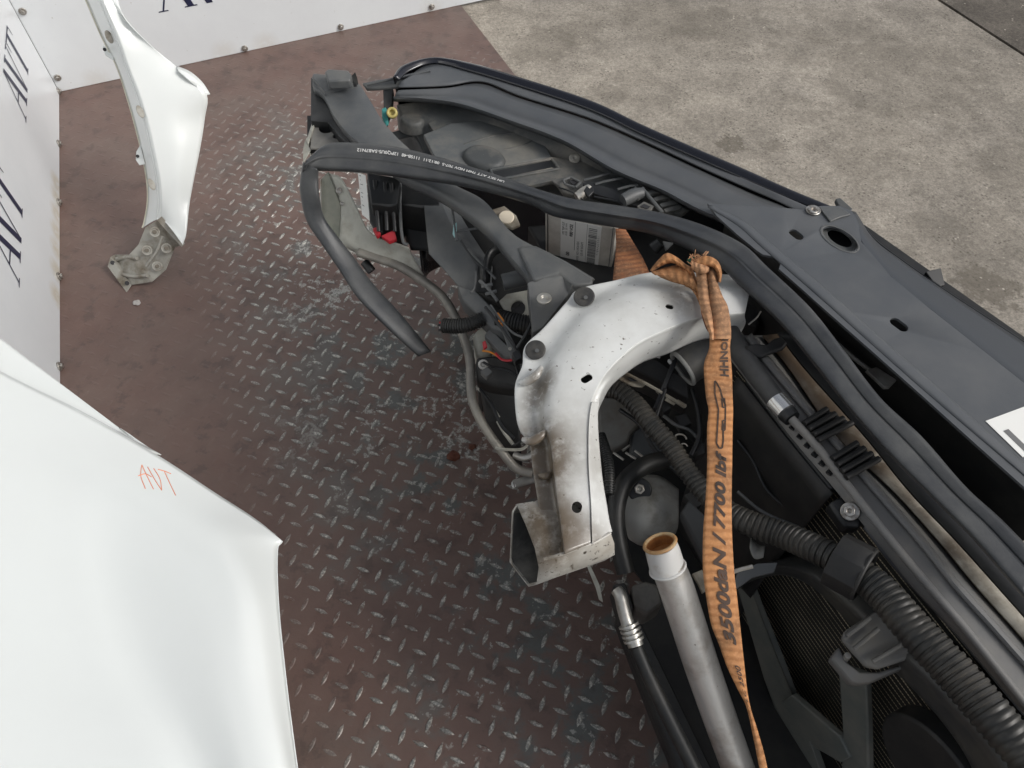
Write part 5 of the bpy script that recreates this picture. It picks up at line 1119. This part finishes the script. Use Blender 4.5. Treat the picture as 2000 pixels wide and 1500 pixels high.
# knot: crumpled folds over the rail edge
strip('knot_fold', [(1348, 512), (1362, 502), (1384, 500), (1402, 510), (1410, 530), (1408, 552)], [(1352, 528), (1366, 524), (1382, 520), (1394, 524), (1401, 536), (1402, 550)], [.748, .756, .762, .762, .756, .748], WEB, .006, 40)
strip('knot_fold', [(1269, 528), (1285, 508), (1302, 494), (1322, 502), (1340, 516), (1352, 522)], [(1278, 528), (1296, 518), (1312, 514), (1326, 520), (1340, 530), (1350, 540)], [.722, .735, .742, .742, .740, .742], WEB, .008, 40)
strip('knot_fold', [(1272, 530), (1300, 522), (1322, 518), (1340, 520), (1354, 530), (1362, 548)], [(1290, 542), (1310, 550), (1328, 555), (1345, 560), (1356, 566), (1366, 572)], [.728, .732, .736, .738, .738, .735], WEB, .010, 50)
strip('knot_fold', [(1350, 505), (1362, 510), (1374, 514), (1386, 518)], [(1350, 525), (1360, 532), (1372, 536), (1384, 532)], [.752, .757, .76, .756], WEB2, .008, 30)
strip('wrapped_web', [(1338, 555), (1352, 560), (1366, 570), (1374, 590)], [(1346, 562), (1352, 568), (1360, 580), (1368, 600)], [.73, .732, .73, .722], WEB, .003, 30)
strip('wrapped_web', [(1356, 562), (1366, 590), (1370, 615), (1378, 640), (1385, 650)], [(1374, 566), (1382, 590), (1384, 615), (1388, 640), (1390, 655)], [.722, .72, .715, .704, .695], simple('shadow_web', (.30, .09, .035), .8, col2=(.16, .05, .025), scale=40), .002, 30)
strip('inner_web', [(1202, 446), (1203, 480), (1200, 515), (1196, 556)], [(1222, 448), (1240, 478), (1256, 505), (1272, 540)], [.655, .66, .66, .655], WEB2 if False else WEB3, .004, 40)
# frayed threads
for i in range(26):
    u, v, z = 1352+random.random()*30, 505+random.random()*16, .757
    tube('loose_thread', [(u, v, z), (u+random.uniform(-9, 6), v-random.uniform(2, 12), z+.004), (u+random.uniform(-14, 8), v-random.uniform(4, 18), z+.002)], .0006, WEB2, STRAP, seg=4, n=8)
# printing runs up the hanging web
cl_ = cr([P((a[0]+b[0])/2, (a[1]+b[1])/2, z+.0034) for a, b, z in zip(mL, mR, mZ)], 500)
cR_ = cr([P(a[0]*.1+b[0]*.9, a[1]*.1+b[1]*.9, z+.0013) for a, b, z in zip(mL, mR, mZ)], 500)
cL_ = cr([P(a[0]*.9+b[0]*.1, a[1]*.9+b[1]*.1, z+.0013) for a, b, z in zip(mL, mR, mZ)], 500)
cc2 = [0.]
for i in range(1, 500): cc2.append(cc2[-1]+(cl_[i]-cl_[i-1]).length)
def on_strap(s, f_):
    i = 0
    while i < 498 and cc2[i+1] < s: i += 1
    t = (s-cc2[i])/max(cc2[i+1]-cc2[i], 1e-6)
    c = cl_[i].lerp(cl_[i+1], t)
    e = (cR_[i].lerp(cR_[i+1], t) if f_ > 0 else cL_[i].lerp(cL_[i+1], t))
    return c.lerp(e, abs(f_))+UP*.0009
def s_at(v): 
    i = min(range(500), key=lambda i: abs((cl_[i]-EYE).dot(Vector((0, st, ct)))/((cl_[i]-EYE).dot(Vector((0, ct, -st))))*F-(750-v)))
    return cc2[i]
s0 = s_at(1275)
INKW = simple('faded_web_ink', (.05, .035, .028), .8, col2=(.10, .06, .04), scale=40)
def strap_print(sv, k=1., f0=-.02):
    s_b = s_at(sv)
    return lambda x, y: on_strap(s_b-x*k, f0-(y-.0)/.0215*1.0+.62)
tw = text('3500daN / 7700 lbf', .03)
wd = max(v.co.x for v in tw.vertices); bpy.data.meshes.remove(tw)
need = s_at(1262)-s_at(892)
write('strap_print', '3500daN / 7700 lbf', .03, strap_print(1262, need/wd), INKW, STRAP, .0011, .3)
write('strap_print', 'HHNOHMN', .022, strap_print(736, .8, .30), INKW, STRAP, .0008, .0)
write('strap_print', '/ LC 2500', .022, strap_print(1385, (s_at(1278)-s_at(1385))/-.115), INKW, STRAP, .0003, .3)
# hook outline printed on the webbing
def outline(pts, wdt=.0011):
    bm = bmesh.new()
    q = [on_strap(s_at(v), ((u-(1379+1431)/2)/27.)) for u, v in pts]
    for i in range(len(q)-1):
        t = (q[i+1]-q[i]).normalized(); sd = t.cross(tov(q[i]))*wdt
        bm.faces.new([bm.verts.new(x) for x in (q[i]-sd, q[i]+sd, q[i+1]+sd, q[i+1]-sd)])
    return fin(bm, 'strap_print')
link('strap_print', outline([(1396, 745), (1394, 770), (1398, 800), (1398, 840), (1396, 866), (1403, 875), (1411, 876), (1414, 862), (1413, 835), (1418, 825), (1418, 792), (1412, 778), (1408, 760), (1400, 748), (1396, 745)]), INKW, STRAP, smooth=False)
link('strap_print', outline([(1410, 780), (1417, 779), (1417, 796), (1410, 796), (1410, 780)]), INKW, STRAP, smooth=False)
link('strap_print', outline([(1411, 822), (1418, 822), (1418, 840), (1411, 840), (1411, 822)]), INKW, STRAP, smooth=False)

# ================================================================== LITTER ON THE PLATE
def crumb(name, u, v, r, m, label, cat, seed):
    rn = random.Random(seed); bm = bmesh.new()
    bmesh.ops.create_icosphere(bm, subdivisions=2, radius=r)
    for q in bm.verts:
        q.co *= rn.uniform(.6, 1.3); q.co.z = max(q.co.z*.45, -r*.2)
    c = P(u, v, 0)+UP*r*.2
    for q in bm.verts: q.co += c
    o = link(name, fin(bm, name), m, smooth=False); tag(o, label, cat); return o
crumb('paint_crumb', 267, 592, .010, simple('chalk_crumb', (.42, .40, .38), .8), 'small pale crumb lying on the brown plate below the far fender foot', 'debris', 2)
crumb('rust_flake', 886, 893, .014, simple('rust', (.10, .03, .015), .8), 'larger dark red rust flake on the plate beside the grey air pipe', 'debris', 3)
crumb('rust_flake', 922, 873, .009, simple('rust2', (.09, .03, .015), .8), 'smaller dark red rust flake lying between its larger twin and the air pipe', 'debris', 4)
